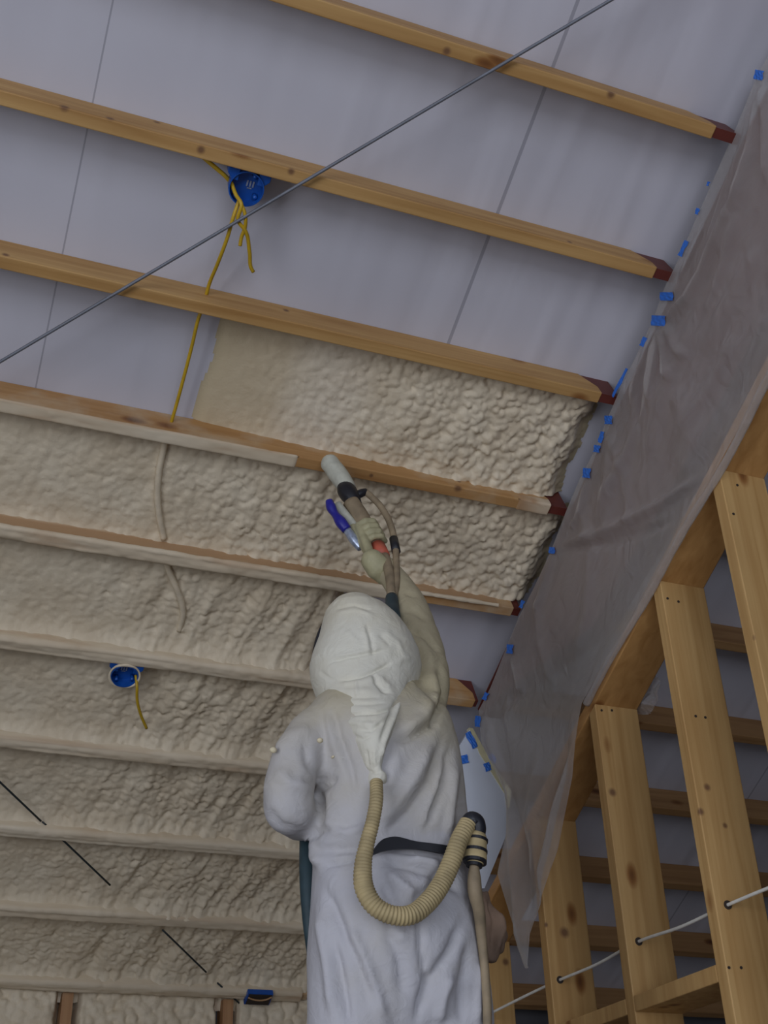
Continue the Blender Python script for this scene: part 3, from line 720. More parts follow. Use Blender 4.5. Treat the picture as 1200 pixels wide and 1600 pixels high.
for (x,y,w,h,a,l) in [(1185,117,13,15,10,'topmost blue tape piece, where the film edge meets the photo\'s right side'),
    (1106,287,3,7,20,'tiny blue tape sliver high on the film edge, between the top two purlins'),
    (1089,330,5,10,20,'small blue tape piece just above the second purlin end'),
    (1067,388,6,26,25,'narrow blue tape strip beside the second purlin\'s red end'),
    (1041,463,20,13,0,'upper of the two wide blue tape pieces below the second purlin end'),
    (1028,501,21,16,3,'lower of the two wide blue tape pieces, where folds fan out'),
    (1005,534,7,15,25,'small blue tape piece just beneath the two wide ones'),
    (968,598,4,50,27,'thin blue tape line running along the film by the third purlin\'s red end'),
    (950,656,11,13,0,'blue tape piece at the upper corner of the fresh foam\'s end'),
    (939,683,6,18,15,'narrow blue tape between two small square pieces beside the fresh foam'),
    (932,701,9,11,10,'small blue tape square halfway down the fresh foam\'s end'),
    (916,739,11,15,5,'blue tape piece just above the fourth purlin\'s red end'),
    (862,860,9,10,5,'blue tape piece where long folds run out, beside the second foam band'),
    (815,944,5,12,20,'small blue tape bit above the fifth purlin\'s red end'),
    (796,1014,9,14,5,'blue tape piece gathering the film between the fifth and sixth purlins'),
    (758,1088,6,12,25,'dark blue tape bit at the sixth purlin\'s red end'),
    (746,1127,8,17,5,'blue tape piece just above the white board\'s tip')]:
    tape(x,y,w,h,a,l,ft,G1)
bt_=lambda x,y: onY(x,y,YBd-.006)
for (x,y,w,h,a,l) in [(737,1156,9,27,-28,'long slanted blue tape strip at the white board\'s tip'),(722,1187,19,13,-12,'wide blue tape piece at the white board\'s left side'),
    (762,1198,9,13,-20,'small blue tape piece on the white board\'s right half'),(770,1185,8,14,-35,'faint blue tape piece at the cream edge of the white board')]:
    tape(x,y,w,h,a,l,bt_,'blue tape on the white board')

# ------------------------------------------------------------------ cables across the ceiling
def rpx(px,py,d): x,t=onRoof(px,py,d); return RP(x,t,d)
a=rpx(-40,589,PH+.02); b=rpx(1000,-27,PH+.02)
dr=(b-a); a2=a+dr*((XL+.02-a[0])/dr[0]); b2=a+dr*((U+.015-a[0])/dr[0])
tag(tube('steel_cable',[a2,a,(a+b)/2,b,b2],.0044,M['steel'],n=30,seg=8),'thin grey steel cable stretched diagonally under the bare purlins','cable')
bw=empty('brace_wire',rpx(0,1222,.075),'dark brace wire emerging in pieces from the lower foam bands','wire')
segs=[[(-40,1184),(64,1283)],[(86,1301),(172,1383)],[(254,1453),(322,1519)],[(340,1536),(412,1603)],[(412,1603),(440,1630)]]
for s_ in segs[:4]:
    tube('wire_section',[rpx(*s_[0],.098),rpx(*s_[1],.098)],.0036,M['darkwire'],bw,n=6,seg=8)
tube('wire_section',[rpx(66,1284,.090),rpx(86,1301,.09)],.003,M['darkwire'],bw,n=4,seg=8)

# yellow cable
def mid(px,py,d): return rpx(px,py,d)
yc=empty('yellow_cable',rpx(372,310,.09),'yellow electrical cable running down from the upper blue box through two purlins into the foam','cable')
tube('cable_run',[rpx(374,312,.10),rpx(366,335,.115),rpx(355,372,.11),rpx(340,412,.09),rpx(326,447,.055),rpx(322,462,.05)],.0052,M['yellow'],yc,n=40,seg=8)
tube('cable_run',[rpx(321,470,.05),rpx(312,492,.06),rpx(300,540,.055),rpx(285,598,.05),rpx(270,652,.045),rpx(267,662,.045)],.0052,M['yellow'],yc,n=40,seg=8)
tube('foam_covered_run',[rpx(262,668,.05),rpx(258,690,.054),rpx(248,740,.057),rpx(247,790,.057),rpx(254,832,.055),rpx(256,842,.055)],.0105,M['foamsolid'],yc,n=40,seg=8)['label']='stretch of cable buried under cream foam'
tube('foam_covered_run',[rpx(256,860,.05),rpx(262,885,.056),rpx(278,925,.059),rpx(286,955,.058),rpx(280,985,.050)],.0105,M['foamsolid'],yc,n=40,seg=8)['label']='stretch of cable buried under cream foam'
# feed and loose ends at the upper box
lc=empty('loose_cable_ends',rpx(375,300,.09),'three yellow cable tails at the upper blue box, two dangling free','cable')
tube('feed_cable',[rpx(296,226,.03),rpx(318,246,.05),rpx(338,263,.06),rpx(352,275,.06),rpx(360,284,.055)],.0058,M['yellow'],lc,n=24,seg=8)
tube('cable_tail',[rpx(361,284,.07),rpx(369,305,.10),rpx(377,318,.12),rpx(372,345,.12),rpx(383,360,.12),rpx(390,395,.11),rpx(393,420,.105),rpx(396,425,.105)],.0052,M['yellow'],lc,n=50,seg=8)
tube('cable_tail',[rpx(375,314,.115),rpx(383,335,.125),rpx(383,355,.12),rpx(377,372,.115),rpx(375,384,.115)],.005,M['yellow'],lc,n=40,seg=8)

# ------------------------------------------------------------------ round electrical boxes
def round_box(cx,cy,k,r,deep,label,logo=(0,0),grp='round blue electrical boxes'):
    t0=V0+k*S+PW
    d=deep; x,t=onRoof(cx,cy,d); t=max(t,t0+r+.004); 
    e=empty('electrical_box',RP(x,t,d),label,'electrical box',grp)
    # cup: outer wall, rim, inner floor
    seg=36; prof=[(r*.96,d-.05),(r,d),(r*.93,d),(r*.90,d-.036),(0.0,d-.036)]
    V=[];F=[]
    for (rr,dd_) in prof[:-1]:
        for j in range(seg):
            g=2*math.pi*j/seg; V.append(RP(x+rr*math.cos(g),t+rr*math.sin(g),dd_))
    V.append(RP(x,t,prof[-1][1])); c=len(V)-1
    for i in range(len(prof)-2):
        for j in range(seg): F.append((i*seg+j,i*seg+(j+1)%seg,(i+1)*seg+(j+1)%seg,(i+1)*seg+j))
    for j in range(seg): F.append(((len(prof)-2)*seg+j,(len(prof)-2)*seg+(j+1)%seg,c))
    V.append(RP(x,t,d-.05)); cc=len(V)-1
    for j in range(seg): F.append((cc,(j+1)%seg,j))
    fixn(mesh_from('cup',V,F,M['boxblue'],e))
    # bracket wings against the purlin side
    for s_ in(-1,1):
        x0=x+s_*r*.55; x1=x+s_*r*1.22
        pr=[(x0,t0+.001),(x1,t0+.001),(x1,t0+.020),(x0+s_*r*.35,t0+.036),(x0,t0+.036)]
        n=len(pr); W=[RP(a_,b_,d-.042) for a_,b_ in pr]+[RP(a_,b_,d-.006) for a_,b_ in pr]
        bevel(fixn(mesh_from('bracket',W,[tuple(range(n)),tuple(range(2*n-1,n-1,-1))]+[(i,(i+1)%n,(i+1)%n+n,i+n) for i in range(n)],M['boxblue'],e)),.002)
    # ribs and moulded marks inside the cup
    for g in (.6,2.2,3.7,5.2):
        c0=(x+r*.78*math.cos(g),t+r*.78*math.sin(g)); V_,F_=tube_geo([RP(*c0,d-.036),RP(*c0,d-.012)],.006,10); mesh_from('screw_post',V_,F_,M['boxblue'],e,smooth=True)
    for i,(a_,b_,w_,h_) in enumerate([(-.012,-.006,.004,.016),(-.004,-.006,.004,.016),(.004,-.006,.004,.016),(-.008,.012,.012,.003)]):
        xx=x+logo[0]; tt=t+logo[1]
        W=[RP(xx+a_,tt+b_,d-.035),RP(xx+a_+w_,tt+b_,d-.035),RP(xx+a_+w_,tt+b_+h_,d-.035),RP(xx+a_,tt+b_+h_,d-.035)]; W+= [w+NV*.0015 for w in W]
        fixn(mesh_from('moulded_mark',W,hexa(W)[1],M['silver'],e))
    return e,x,t
round_box(387,288,1,.046,.092,'round blue electrical box on the bare purlin, trailing several yellow cables',(.014,-.008))
eb,xb,tb_=round_box(195,1056,5,.044,.118,'round blue electrical box set in foam, one yellow wire dangling',(0,-.008))
# foam collar round the lower box
V=[];F=[]
ring=np.linspace(0,2*math.pi,40,endpoint=False)
C=[RP(xb+.047*math.cos(g),tb_+.047*math.sin(g),.114+.002*math.sin(3*g)) for g in ring]; C.append(C[0]); C.append(C[1])
V,F=tube_geo(np.array(C),.0045+.0012*np.sin(np.linspace(0,20,42)),8,False); q=mesh_from('foam_collar',V,F,M['foamsolid'],eb,smooth=True); q['label']='cream foam ring around the box'
tag(tube('yellow_wire',[rpx(212,1055,.10),rpx(214,1072,.13),rpx(214,1090,.14),rpx(219,1114,.14),rpx(229,1138,.14)],.0048,M['yellow'],n=30,seg=8),'single yellow wire dangling from the foam-set blue box','wire')
# small rectangular box at the lowest purlin
x,t=onRoof(405,1543,.10)
e=empty('electrical_box',RP(x,t,.10),'small dark blue rectangular box at the far wall purlin','electrical box')
t0=V0+9*S-.004
def rb(x0,x1,ta,tb2,d0,d1,mat,nm):
    W=[RP(x0,ta,d0),RP(x1,ta,d0),RP(x1,tb2,d0),RP(x0,tb2,d0),RP(x0,ta,d1),RP(x1,ta,d1),RP(x1,tb2,d1),RP(x0,tb2,d1)]
    return bevel(fixn(mesh_from(nm,W,hexa(W)[1],mat,e)),.002)
rb(x-.05,x+.055,t0-.02,t0+.05,.112,.134,M['boxblue'],'housing'); rb(x-.045,x+.05,t0-.018,t0+.045,.134,.137,M['nailm'],'opening')
tube('lip',[RP(x-.045,t0,.139),RP(x-.01,t0+.01,.141),RP(x+.03,t0+.004,.141),RP(x+.05,t0-.01,.139)],.0035,M['coat'],e,n=16,seg=8)['label']='foam-dusted curved lip'

# ------------------------------------------------------------------ the worker
YP = 2.30
def chain_geo(pts):               # pts: (point, radius) -> closed overlapping balls and tapered tubes
    parts=[]
    for i,(c,r) in enumerate(pts): parts.append(sphere_geo(c,r,16,10))
    for (c0,r0),(c1,r1) in zip(pts[:-1],pts[1:]):
        parts.append(tube_geo(np.array([c0,(np.array(c0)+c1)/2,c1]),np.array([r0,(r0+r1)/2,r1]),16))
    return parts
def px3(px,py,Y,r):               # centre and radius from picture measure
    c=onY(px,py,Y); return (c, r*scale_at(c))
def loft_geo(rows, seg=40, sq=2.0):         # rows: (L px, R px, py, Yc, half depth)
    V=[];F=[]
    for (l,r,py,Y,hd) in rows:
        a=onY(l,py,Y); b=onY(r,py,Y); c=(a+b)/2; hw=np.linalg.norm(b-a)/2; z=c[2]
        for j in range(seg):
            g=2*math.pi*j/seg; cg,sg=math.cos(g),math.sin(g)
            V.append((c[0]+hw*np.sign(cg)*abs(cg)**(2/sq), Y+hd*np.sign(sg)*abs(sg)**(2/sq), z))
    n=len(rows)
    for i in range(n-1):
        for j in range(seg): F.append((i*seg+j,i*seg+(j+1)%seg,(i+1)*seg+(j+1)%seg,(i+1)*seg+j))
    F.append(tuple(range(seg))); F.append(tuple(range((n-1)*seg,n*seg))[::-1])
    return V,F
def remeshed(parts, voxel, smooth=6, fac=.6):
    V,F=merge(parts); me=bpy.data.meshes.new('tmp'); me.from_pydata(V,[],F)
    bm=bmesh.new(); bm.from_mesh(me); bmesh.ops.recalc_face_normals(bm,faces=bm.faces); bm.to_mesh(me); bm.free()
    o=bpy.data.objects.new('tmp',me); COL.objects.link(o)
    m=o.modifiers.new('r','REMESH'); m.mode='VOXEL'; m.voxel_size=voxel
    m=o.modifiers.new('s','SMOOTH'); m.factor=fac; m.iterations=smooth
    dg=bpy.context.evaluated_depsgraph_get(); dg.update(); ev=o.evaluated_get(dg)
    out=bpy.data.meshes.new_from_object(ev); bpy.data.objects.remove(o); bpy.data.meshes.remove(me)
    return out
def sculpt(me, strokes, noise=0.0, nscale=20, seed=1, stain=None):
    n=len(me.vertices); co=np.empty(n*3); me.vertices.foreach_get('co',co); co=co.reshape(-1,3)
    no=np.empty(n*3); me.vertices.foreach_get('normal',no); no=no.reshape(-1,3)
    px=project(co); view=co-ORI; view/=np.linalg.norm(view,axis=1,keepdims=True)
    facing=np.clip(-(no*view).sum(1)*3,0,1)
    dsp=stroke_field(px,strokes)*facing
    dsp+=noise*(fbm(co[:,0]*nscale+co[:,1]*9,co[:,2]*nscale*.55+co[:,1]*7,seed)-.47)*2
    if stain is not None:
        sv=stain(px,co); a=me.attributes.new('stain','FLOAT','POINT'); a.data.foreach_set('value',sv.astype(float))
    co=co+no*dsp[:,None]; me.vertices.foreach_set('co',co.ravel()); me.polygons.foreach_set('use_smooth',np.ones(len(me.polygons),bool)); me.update()

zfeet = 1.12
w_=empty('person',(onY(610,1560,YP)[0],YP,zfeet),'person in white hooded coverall seen from behind, right arm raised spraying foam','person')
parts=[loft_geo([(560,640,1062,YP,.06),(520,672,1085,YP,.075),(494,692,1104,YP,.095),(480,700,1130,YP,.115),(484,708,1165,YP,.125),(494,713,1210,YP,.13),(499,717,1255,YP,.13),(494,722,1295,YP,.125),
    (490,728,1325,YP,.113),(493,735,1355,YP,.118),(490,740,1400,YP,.13),(487,741,1450,YP,.138),(484,748,1500,YP,.138),(484,758,1550,YP,.118),(486,764,1590,YP,.10),(488,766,1625,YP,.08)],44,2.3)]
hipL=px3(556,1570,YP,66); hipR=px3(694,1570,YP,66)
cl,cr=hipL[0],hipR[0]
for c,sg in((cl,-1),(cr,1)):
    x=c[0]; parts+=chain_geo([((x,YP,c[2]+.03),.095),((x+sg*.012,YP-.015,c[2]-.22),.082),((x+sg*.02,YP-.005,c[2]-.45),.068),((x+sg*.03,YP+.02,c[2]-.66),.062),((x+sg*.03,YP+.02,zfeet+.12),.060)])
# raised right arm
parts+=chain_geo([px3(655,1110,YP,42),px3(668,1072,YP+.03,36),px3(662,1020,YP+.10,34),px3(648,972,YP+.18,31),px3(636,936,YP+.25,25),px3(618,908,YP+.31,22),px3(602,888,YP+.34,21)])
# bent left arm: elbow out, forearm reaching forward
parts+=chain_geo([px3(510,1128,YP,36),px3(484,1150,YP-.01,37),px3(462,1188,YP-.02,39),px3(450,1232,YP-.02,41),px3(450,1262,YP-.01,40)])
parts+=chain_geo([px3(450,1262,YP-.01,40),px3(470,1280,YP+.08,34),px3(492,1282,YP+.20,25),px3(510,1275,YP+.28,20)])
# neck stays under the hood
parts+=chain_geo([px3(600,1085,YP,30),px3(585,1040,YP+.02,30)])
body=remeshed(parts,.0078,8,.6)
fold=[([(499,1238),(501,1262),(499,1290)],5,-.020),([(500,1236),(514,1226),(526,1214)],4,-.010),([(480,1318),(497,1300),(520,1292),(560,1290)],5,-.008),
  ([(505,1285),(540,1300),(575,1292)],8,.009),([(478,1296),(487,1330),(500,1355)],8,.012),([(503,1352),(540,1346),(575,1335)],4,-.007),
  ([(519,1105),(530,1150),(548,1200),(556,1240)],5,-.008),([(512,1110),(522,1160),(540,1210)],8,.006),([(475,1150),(480,1190),(500,1220)],6,-.006),([(430,1200),(455,1225),(490,1230)],9,.006),([(470,1215),(490,1225),(520,1212)],5,-.006),([(415,1265),(440,1290),(480,1300)],8,-.005),([(425,1170),(450,1150),(490,1140)],9,.005),
  ([(694,1150),(672,1220),(640,1270),(598,1308)],7,-.011),([(705,1160),(690,1230),(668,1290)],6,-.009),([(676,1160),(650,1215),(615,1262),(590,1290)],9,.010),([(712,1190),(706,1250),(700,1310)],6,.008),([(628,1170),(610,1220),(600,1260)],9,.005),([(655,1300),(680,1240),(700,1180)],4,.006),
  ([(684,1035),(694,1085),(676,1132),(640,1154),(612,1160)],5,-.012),([(672,1040),(680,1085),(662,1122),(625,1145)],10,.011),
  ([(640,983),(664,994),(688,1022)],3,-.009),([(636,1000),(660,1010),(680,1040)],7,.006),([(650,1062),(668,1080),(678,1108)],4,-.009),([(625,950),(650,955),(668,968)],5,-.006),([(632,925),(650,932)],4,-.005),
  ([(598,1345),(640,1352),(690,1368),(728,1400)],7,-.009),([(600,1362),(630,1385),(650,1400)],7,.008),([(640,1340),(672,1346),(700,1362)],6,.007),([(700,1340),(675,1385),(640,1412)],7,-.008),([(600,1380),(620,1420)],8,-.006),
  ([(656,1425),(657,1480),(664,1530),(650,1600)],4,-.008),([(506,1385),(530,1440),(560,1500),(592,1590)],8,-.009),([(500,1420),(512,1500),(520,1590)],8,.009),([(540,1440),(575,1520),(600,1600)],10,.010),([(722,1440),(700,1490),(672,1530),(650,1590)],7,-.009),([(735,1470),(722,1540),(720,1600)],7,-.007),([(705,1520),(690,1560),(685,1600)],8,.009),([(520,1470),(540,1560),(545,1600)],6,-.008),([(600,1440),(625,1500),(630,1560)],9,-.006),([(560,1410),(600,1450),(640,1470)],8,.006),([(750,1500),(745,1600)],6,.006),
  ([(485,1330),(600,1322),(735,1338)],7,-.012)]
def stn(px,co):
    y=px[:,1]; return .75*(1-sstep(1010,1190,y))+.30*(1-sstep(1150,1420,y))+.18*np.exp(-((px[:,0]-700)/40)**2)*(y<1300)
fold=[(p_,w_0,h_*(1.25 if p_[0][1]<1340 else 1.6)) for p_,w_0,h_ in fold]
sculpt(body,fold,.0042,13,3,stn)
bo_=link_mesh('body',body,M['suit'],w_); bo_['label']='white coverall, yellowed with overspray at the shoulders'
# hood with its fabric tail over the hose
hr=[(540,560,934,.02),(524,578,941,.05),(512,602,957,.078),(508,620,975,.094),(502,637,1000,.108),(494,647,1022,.116),(488,651,1043,.118),(490,648,1064,.114),(498,641,1085,.105),(512,631,1105,.092),(529,622,1124,.078),(541,614,1141,.064),(556,605,1160,.048),(564,599,1176,.036),(571,595,1197,.026),(577,594,1206,.022),(576,603,1213,.026),(576,602,1226,.024)]
rows=[(l,r,y,YP+.02-.135*float(sstep(1060,1180,np.array(y))),h) for l,r,y,h in hr]
hm=remeshed([loft_geo(rows,44,2.1)],.0034,8,.5)
hw=[([(516,1034),(545,1027),(575,1021),(604,1016)],2.2,-.006),([(518,1029),(560,1019),(600,1012)],3,.0028),([(525,1064),(560,1058),(584,1049),(616,1034)],2.4,-.0075),([(527,1070),(565,1065),(590,1058)],4,.003),
  ([(583,1050),(588,1066),(598,1078),(609,1083)],3,-.006),([(590,1054),(600,1066),(612,1074)],4,.003),([(604,1040),(630,1030),(642,1026)],5,.003),
  ([(534,1119),(560,1115),(590,1113),(618,1106)],2.4,-.0065),([(532,1126),(560,1131),(584,1132),(612,1112)],3.5,.0035),([(560,1140),(580,1142),(600,1126)],2.5,-.004),([(526,951),(552,946),(582,954)],2,-.003),([(524,958),(555,953),(588,962)],2.5,.0025),
  ([(572,975),(580,1000),(584,1026)],3,-.0035),([(566,972),(573,1000),(576,1022)],4,.003),([(520,1085),(560,1090),(596,1088)],3,-.003),([(505,1075),(540,1080),(590,1079)],4,.0025),([(530,1101),(570,1100),(606,1098)],2.5,-.003),
  ([(628,1088),(616,1120),(600,1160),(594,1190)],3,.006),([(621,1090),(608,1122),(594,1160)],2.5,-.006),([(641,1060),(632,1090),(622,1118)],2.5,-.004),([(548,1148),(566,1155),(580,1150)],2.5,-.004),([(572,1170),(576,1200)],2,-.003),([(585,1170),(586,1200)],2,.003),
  ([(575,1205),(586,1208),(598,1205)],2.2,-.005),([(556,1064),(558,1090)],2.5,.003),([(498,1048),(514,1060),(526,1064)],3,-.003),([(540,985),(560,1004)],4,.002),([(600,985),(622,1004),(634,1030)],4,.003),([(592,990),(612,1010)],3,-.0025)]
sculpt(hm,hw,.0016,34,9,lambda px,co: .35*sstep(1000,940,px[:,1])+.15*vnoise(px[:,0]/14,px[:,1]/14,4))
q=link_mesh('hood',hm,M['hood'],w_); q['label']='white wrinkled hood with a tail gathered over the hose'
# dark mask edge at the hood's left, mask and visor on the face side
tube('mask_strap',[onY(511,966,YP+.05),onY(503,984,YP+.05),onY(497,1003,YP+.05),onY(492,1022,YP+.045),onY(489,1034,YP+.04)],[.003,.007,.008,.006,.003],M['black'],w_,n=24,seg=8)['label']='black mask edge showing beside the hood'
tube('hood_edge_cord',[onY(570,938,YP+.095),onY(590,944,YP+.10),onY(608,957,YP+.105),onY(626,976,YP+.105)],.0035,M['black'],w_,n=16,seg=8)
hc=onY(568,1030,YP+.04)
V,F=merge([sphere_geo(hc+np.array([-.01,.085,.01]),(.075,.055,.095),20,14)]); mesh_from('face_mask',V,F,M['black'],w_,smooth=True)
V,F=merge([sphere_geo(hc+np.array([-.01,.120,.035]),(.055,.030,.035),20,12)]); mesh_from('visor',V,F,M['silver'],w_,smooth=True)
# belt
bl=[(583,1332),(596,1322),(612,1318),(650,1321),(690,1327),(733,1337)]
V=[];F=[]; wv=[4,9,10,6,7,8]
bx=catmull(np.array([list(onY(x,y,YP-.128 if x<700 else YP-.112))+[h] for (x,y),h in zip(bl,wv)]),40)
for p in bx:
    h=p[3]*.00125; 
    for dz,dy in((h,-.003),(h,.004),(-h,.004),(-h,-.003)): V.append((p[0],p[1]+dy,p[2]+dz))
for i in range(39):
    for j in range(4): F.append((i*4+j,i*4+(j+1)%4,(i+1)*4+(j+1)%4,(i+1)*4+j))
F+=[(0,1,2,3),(159,158,157,156)]
fixn(mesh_from('belt',V,F,M['black'],w_,smooth=False))
# crumb of foam on the left shoulder, foam flecks
for (x,y,r,yy) in((500,1157,6,-.128),(427,1172,7,-.05),(520,1183,3,-.132)):
    c=onY(x,y,YP+yy); V,F=sphere_geo(c,(r*.0011,.006,r*.0009),10,7); mesh_from('foam_crumb',V,F,M['crumb'],w_,smooth=True)
# boots
for c,sg in((cl,-1),(cr,1)):
    x=c[0]+sg*.03
    bm_=remeshed(chain_geo([((x,YP+.02,zfeet+.16),.064),((x,YP+.01,zfeet+.07),.056)])+chain_geo([((x,YP-.01,zfeet+.045),.044),((x,YP+.10,zfeet+.042),.042),((x,YP+.18,zfeet+.036),.035)]),.009,4,.5)
    bm_.polygons.foreach_set('use_smooth',[True]*len(bm_.polygons)); link_mesh('boot',bm_,M['black'],w_)

# ------------------------------------------------------------------ spray gun, its hoses and the gloved hand
YG=YP+.40
gun=empty('spray_gun',onY(545,815,YG),'spray gun with dark blue grip and dusty tip in the raised glove','spray gun')
def seg2(name,a,b,r0,r1,mat,parent,n=None,seg=16):
    return tube(name,[a,(np.array(a)*2+b)/3,(np.array(a)+2*np.array(b))/3,b],np.linspace(r0,r1,4),mat,parent,seg=seg)
g=lambda x,y,dy=0: onY(x,y,YG+dy)
# body from the wrist to the tip, pointing up and away
tube('gun_body',[g(592,862,-.03),g(575,832,.0),g(560,805,.02),g(548,785,.03)],[.024,.026,.027,.024],M['dirtyhose'],gun,n=24,seg=18)
tube('mixing_chamber',[g(558,792,.03),g(548,776,.04),g(540,764,.05),g(536,757,.055)],[.016,.026,.026,.018],M['black'],gun,n=18,seg=18)
tube('nozzle',[g(545,766,.05),g(533,748,.06),g(520,730,.07),g(511,719,.075),g(508,716,.078)],[.024,.028,.027,.022,.010],M['dust'],gun,n=26,seg=18)['label']='pale dust-covered tip'
tube('side_fitting',[g(548,780,.04),g(566,770,.03),g(572,768,.03)],[.010,.012,.010],M['black'],gun,n=10,seg=12)
# blue grip and silver fitting, slightly to the left
tube('grip',[g(514,782,.01),g(517,792,.01),g(524,804,.005),g(532,815,.0),g(542,828,-.005)],[.010,.014,.011,.016,.014],M['gunblue'],gun,n=26,seg=14)['label']='dark blue plastic handle'
tube('silver_coupling',[g(543,829,-.005),g(552,842,-.01),g(564,857,-.015)],[.012,.0135,.011],M['silver'],gun,n=14,seg=14)['label']='shiny silver coupling'
tube('trigger_bar',[g(527,788,.03),g(540,806,.02),g(556,826,.01)],[.012,.014,.013],M['dust'],gun,n=14,seg=12)
tube('red_ring',[g(590,855,-.03),g(598,870,-.06)],[.0225,.0205],M['redring'],gun,seg=18)['label']='faded red collar'
# hoses down along the forearm
hb=empty('spray_hose',onY(612,925,YP+.30),'brown and teal-wrapped spray hose pair running from the gun behind the hood','hose')
tube('outer_hose',[g(572,769,.03),g(592,788,.01),g(607,812,-.01),g(616,842,-.04),g(619,880,-.10),g(619,918,-.165),g(615,940,-.19)],.0095,M['dirtyhose'],hb,n=60,seg=12)
tube('inner_hose',[g(592,858,-.02),g(602,874,-.07),g(609,900,-.13),g(612,932,-.185)],[.016,.015,.013,.013],M['dirtyhose'],hb,n=40,seg=14)
tube('hose_clamp',[g(615,842,-.042),g(619,862,-.065)],[.0125,.0125],M['black'],hb,seg=14)['label']='black clamp band'
tube('fabric_wrap',[onY(612,934,YP+.215),onY(613,950,YP+.185),onY(615,968,YP+.15),onY(616,985,YP+.15),onY(612,1010,YP+.16),onY(585,1060,YP+.20),onY(530,1150,YP+.24),onY(490,1260,YP+.22)],[.016,.0175,.018,.018,.018,.018,.018,.018],M['teal'],hb,n=70,seg=14)['label']='dark teal fabric wrap'
hang=tube('hanging_hose',[onY(486,1270,YP+.22),onY(482,1300,YP+.14),onY(480,1330,YP+.08),onY(480,1380,YP+.06),onY(483,1440,YP+.05),onY(489,1500,YP+.05),onY(491,1560,YP+.05),onY(493,1640,YP+.05)],[.018,.018,.0165,.0155,.013,.011,.009,.009],M['teal'],n=70,seg=14)
tag(hang,'dark teal hose sleeve hanging down the worker\'s left side','hose')

# gloved right hand: palm, four fingers and thumb closed round the gun body
def hand(wrist, palm_end, palm_r, axis_c, axis_d, grip_r, parent, flip=1, name='glove'):
    wrist=np.array(wrist,float); palm_end=np.array(palm_end,float); ax=np.array(axis_d,float); ax/=np.linalg.norm(ax)
    out=palm_end-np.array(axis_c); out-=ax*(out@ax); out/=np.linalg.norm(out); sd=np.cross(ax,out)*flip
    parts=chain_geo([(wrist,palm_r*.85),((wrist+palm_end)/2,palm_r*1.05),(palm_end,palm_r*.95)])
    lens=[.92,1.0,.95,.78]
    for i in range(4):
        base=np.array(axis_c)+ax*(.030-.021*i); ch=[]
        for j,an in enumerate(np.radians([0,42,88,135,172*lens[i]])):
            rr=grip_r+.010; ch.append((base+rr*(math.cos(an)*out+math.sin(an)*sd),[.0115,.0108,.0102,.0095,.0085][j]*(.85 if i==3 else 1)))
        parts+=chain_geo(ch)
        parts+=chain_geo([(palm_end,.012),ch[0]])
    base=np.array(axis_c)+ax*.030; ch=[(palm_end*.6+wrist*.4,.014)]
    for j,an in enumerate(np.radians([-35,-75,-115])):
        rr=grip_r+.012; ch.append((base+ax*(.012+.006*j)+rr*(math.cos(an)*out+math.sin(an)*sd),[.0135,.0115,.010][j]))
    parts+=chain_geo(ch)
    hm_=remeshed(parts,.0032,3,.5); hm_.polygons.foreach_set('use_smooth',[True]*len(hm_.polygons)); return link_mesh(name,hm_,M['glove'],parent)
pa=g(584,848,-.02); pb=g(562,808,.015)
hand(onY(600,898,YP+.335),onY(582,876,YG-.075),.033,(pa*.75+pb*.25),(pb-pa),.021,w_,1)
# left glove in front of the body, holding the hose
lw=px3(510,1275,YP+.28,20)[0]
hand(lw,lw+np.array([.02,.06,.0]),.026,lw+np.array([.03,.10,.02]),(0.1,0.0,1.0),.018,w_,-1)

# ------------------------------------------------------------------ breathing hose, regulator and air line
br=empty('breathing_hose',onY(640,1432,YP-.17),'cream ribbed breathing hose looping across the worker\'s back to a belt valve','breathing hose')
hp=[(588,1222,-.150),(588,1250,-.165),(582,1285,-.170),(573,1320,-.170),(567,1355,-.170),(570,1390,-.175),(585,1415,-.18),(610,1429,-.185),(640,1430,-.185),(668,1410,-.18),(690,1380,-.175),(706,1345,-.175),(718,1312,-.175),(731,1287,-.17)]
Q=catmull(np.array([list(onY(x,y,YP+d_))+[r] for (x,y,d_),r in zip(hp,[.0125,.013,.0135,.0145,.0165,.018,.0175,.017,.0175,.018,.018,.018,.0175,.017])]),620)
L=np.r_[0,np.cumsum(np.linalg.norm(np.diff(Q[:,:3],axis=0),axis=1))]
rad=Q[:,3]*(1+.05*np.sin(L*2*math.pi/.0068))
V,F=tube_geo(Q[:,:3],rad,18); mesh_from('ribbed_tube',V,F,M['hose'],br,smooth=True)
e0=onY(731,1287,YP-.17)
tube('elbow_fitting',[onY(730,1289,YP-.17),onY(736,1281,YP-.172),onY(743,1283,YP-.172),onY(747,1293,YP-.17),onY(746,1306,YP-.165)],[.015,.0165,.0165,.016,.015],M['black'],br,n=24,seg=16)['label']='black elbow fitting'
pc=[(746,1303,.017),(745,1308,.0205),(744,1320,.021),(743,1333,.022),(742,1345,.021),(741,1351,.012)]
C=np.array([onY(x,y,YP-.165) for x,y,_ in pc]); V,F=tube_geo(catmull(np.c_[C,[r for *_,r in pc]],40)[:,:3],catmull(np.c_[C,[r for *_,r in pc]],40)[:,3],22)
mesh_from('valve_housing',V,F,M['hose'],br,smooth=True)['label']='dusty cream valve housing'
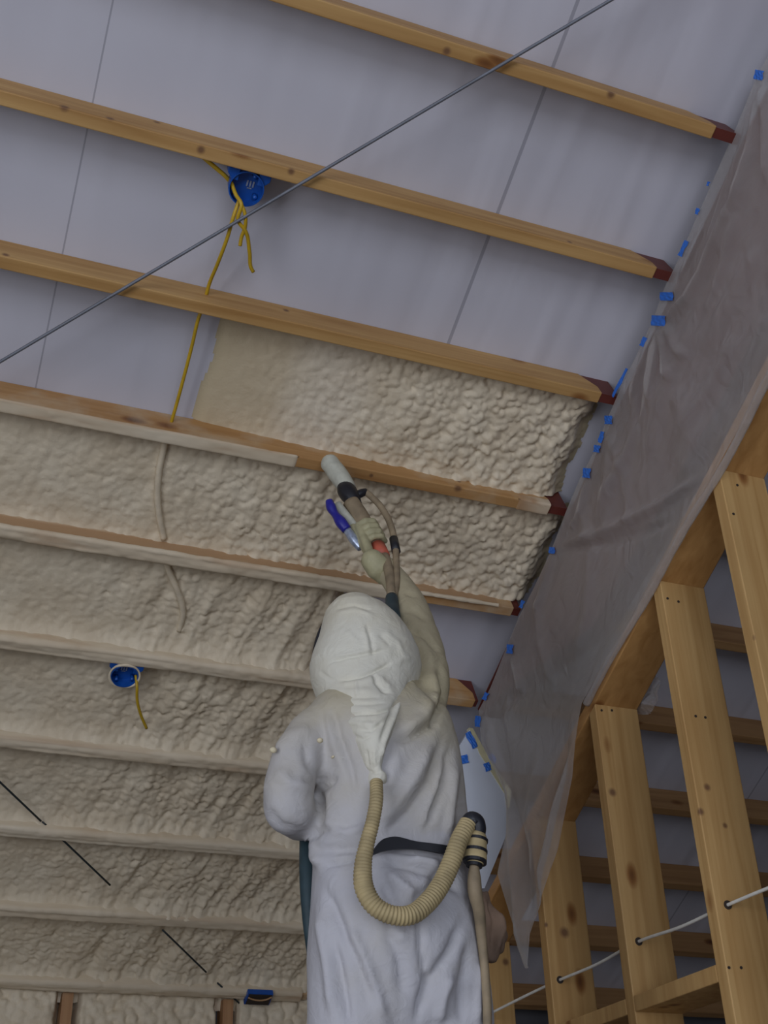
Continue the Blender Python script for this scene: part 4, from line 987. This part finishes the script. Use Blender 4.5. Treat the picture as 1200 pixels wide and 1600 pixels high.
for (x,y,r) in((745,1313,.0222),(743,1330,.0235),(742,1346,.0232),(741,1352,.016)):
    c=onY(x,y,YP-.165); ax=C[-1]-C[0]; ax/=np.linalg.norm(ax); V,F=tube_geo(np.array([c-ax*.003,c+ax*.003]),r,22); mesh_from('valve_band',V,F,M['black'],br)
al=tube('air_line',[onY(741,1352,YP-.165),onY(741,1372,YP-.16),onY(742,1392,YP-.155),onY(748,1420,YP-.14),onY(752,1460,YP-.12),onY(757,1510,YP-.11),onY(761,1570,YP-.11),onY(762,1640,YP-.11)],[.009,.013,.014,.012,.010,.0085,.0085,.0085],M['dirtyhose'],n=80,seg=12)
tag(al,'dusty brown air line dropping from the belt valve along the right leg','hose')
# brown cloth hanging behind the hip
cm=remeshed([loft_geo([(736,764,1392,YP+.0,.012),(738,770,1412,YP+.0,.02),(740,786,1440,YP+.0,.022),(746,792,1465,YP+.0,.018),(746,788,1485,YP+.0,.018),(762,774,1502,YP+.0,.008)],24)],.004,3,.5)
sculpt(cm,[([(765,1400),(772,1440),(768,1490)],4,-.008),([(780,1420),(784,1450),(775,1490)],4,.008),([(752,1420),(758,1460)],4,.006)],.009,42,5)
c_=np.zeros(3); o=link_mesh('hip_cloth',cm,M['brown'],w_); o['label']='dirty brown cloth hanging at the hip'

# ------------------------------------------------------------------ work platform that carries the worker
pf=empty('work_platform',(1.0,YP,0),'plank work platform on legs under the worker\'s boots','platform')
cx=(cl[0]+cr[0])/2
for i in range(3):
    y0=YP-.28+i*.24; box('plank',(cx-.8,y0,zfeet-.04),(cx+.62,y0+.23,zfeet-.001),M['plank'],pf,.003)
for x in (cx-.72,cx+.55):
    for y in (YP-.25,YP+.40):
        V,F=tube_geo(np.array([(x,y,0.0),(x,y,zfeet-.04)]),.022,14); mesh_from('leg',V,F,M['steel'],pf,smooth=True)
    V,F=tube_geo(np.array([(x,YP-.25,.45),(x,YP+.40,.45)]),.018,12); mesh_from('crossbar',V,F,M['steel'],pf,smooth=True)
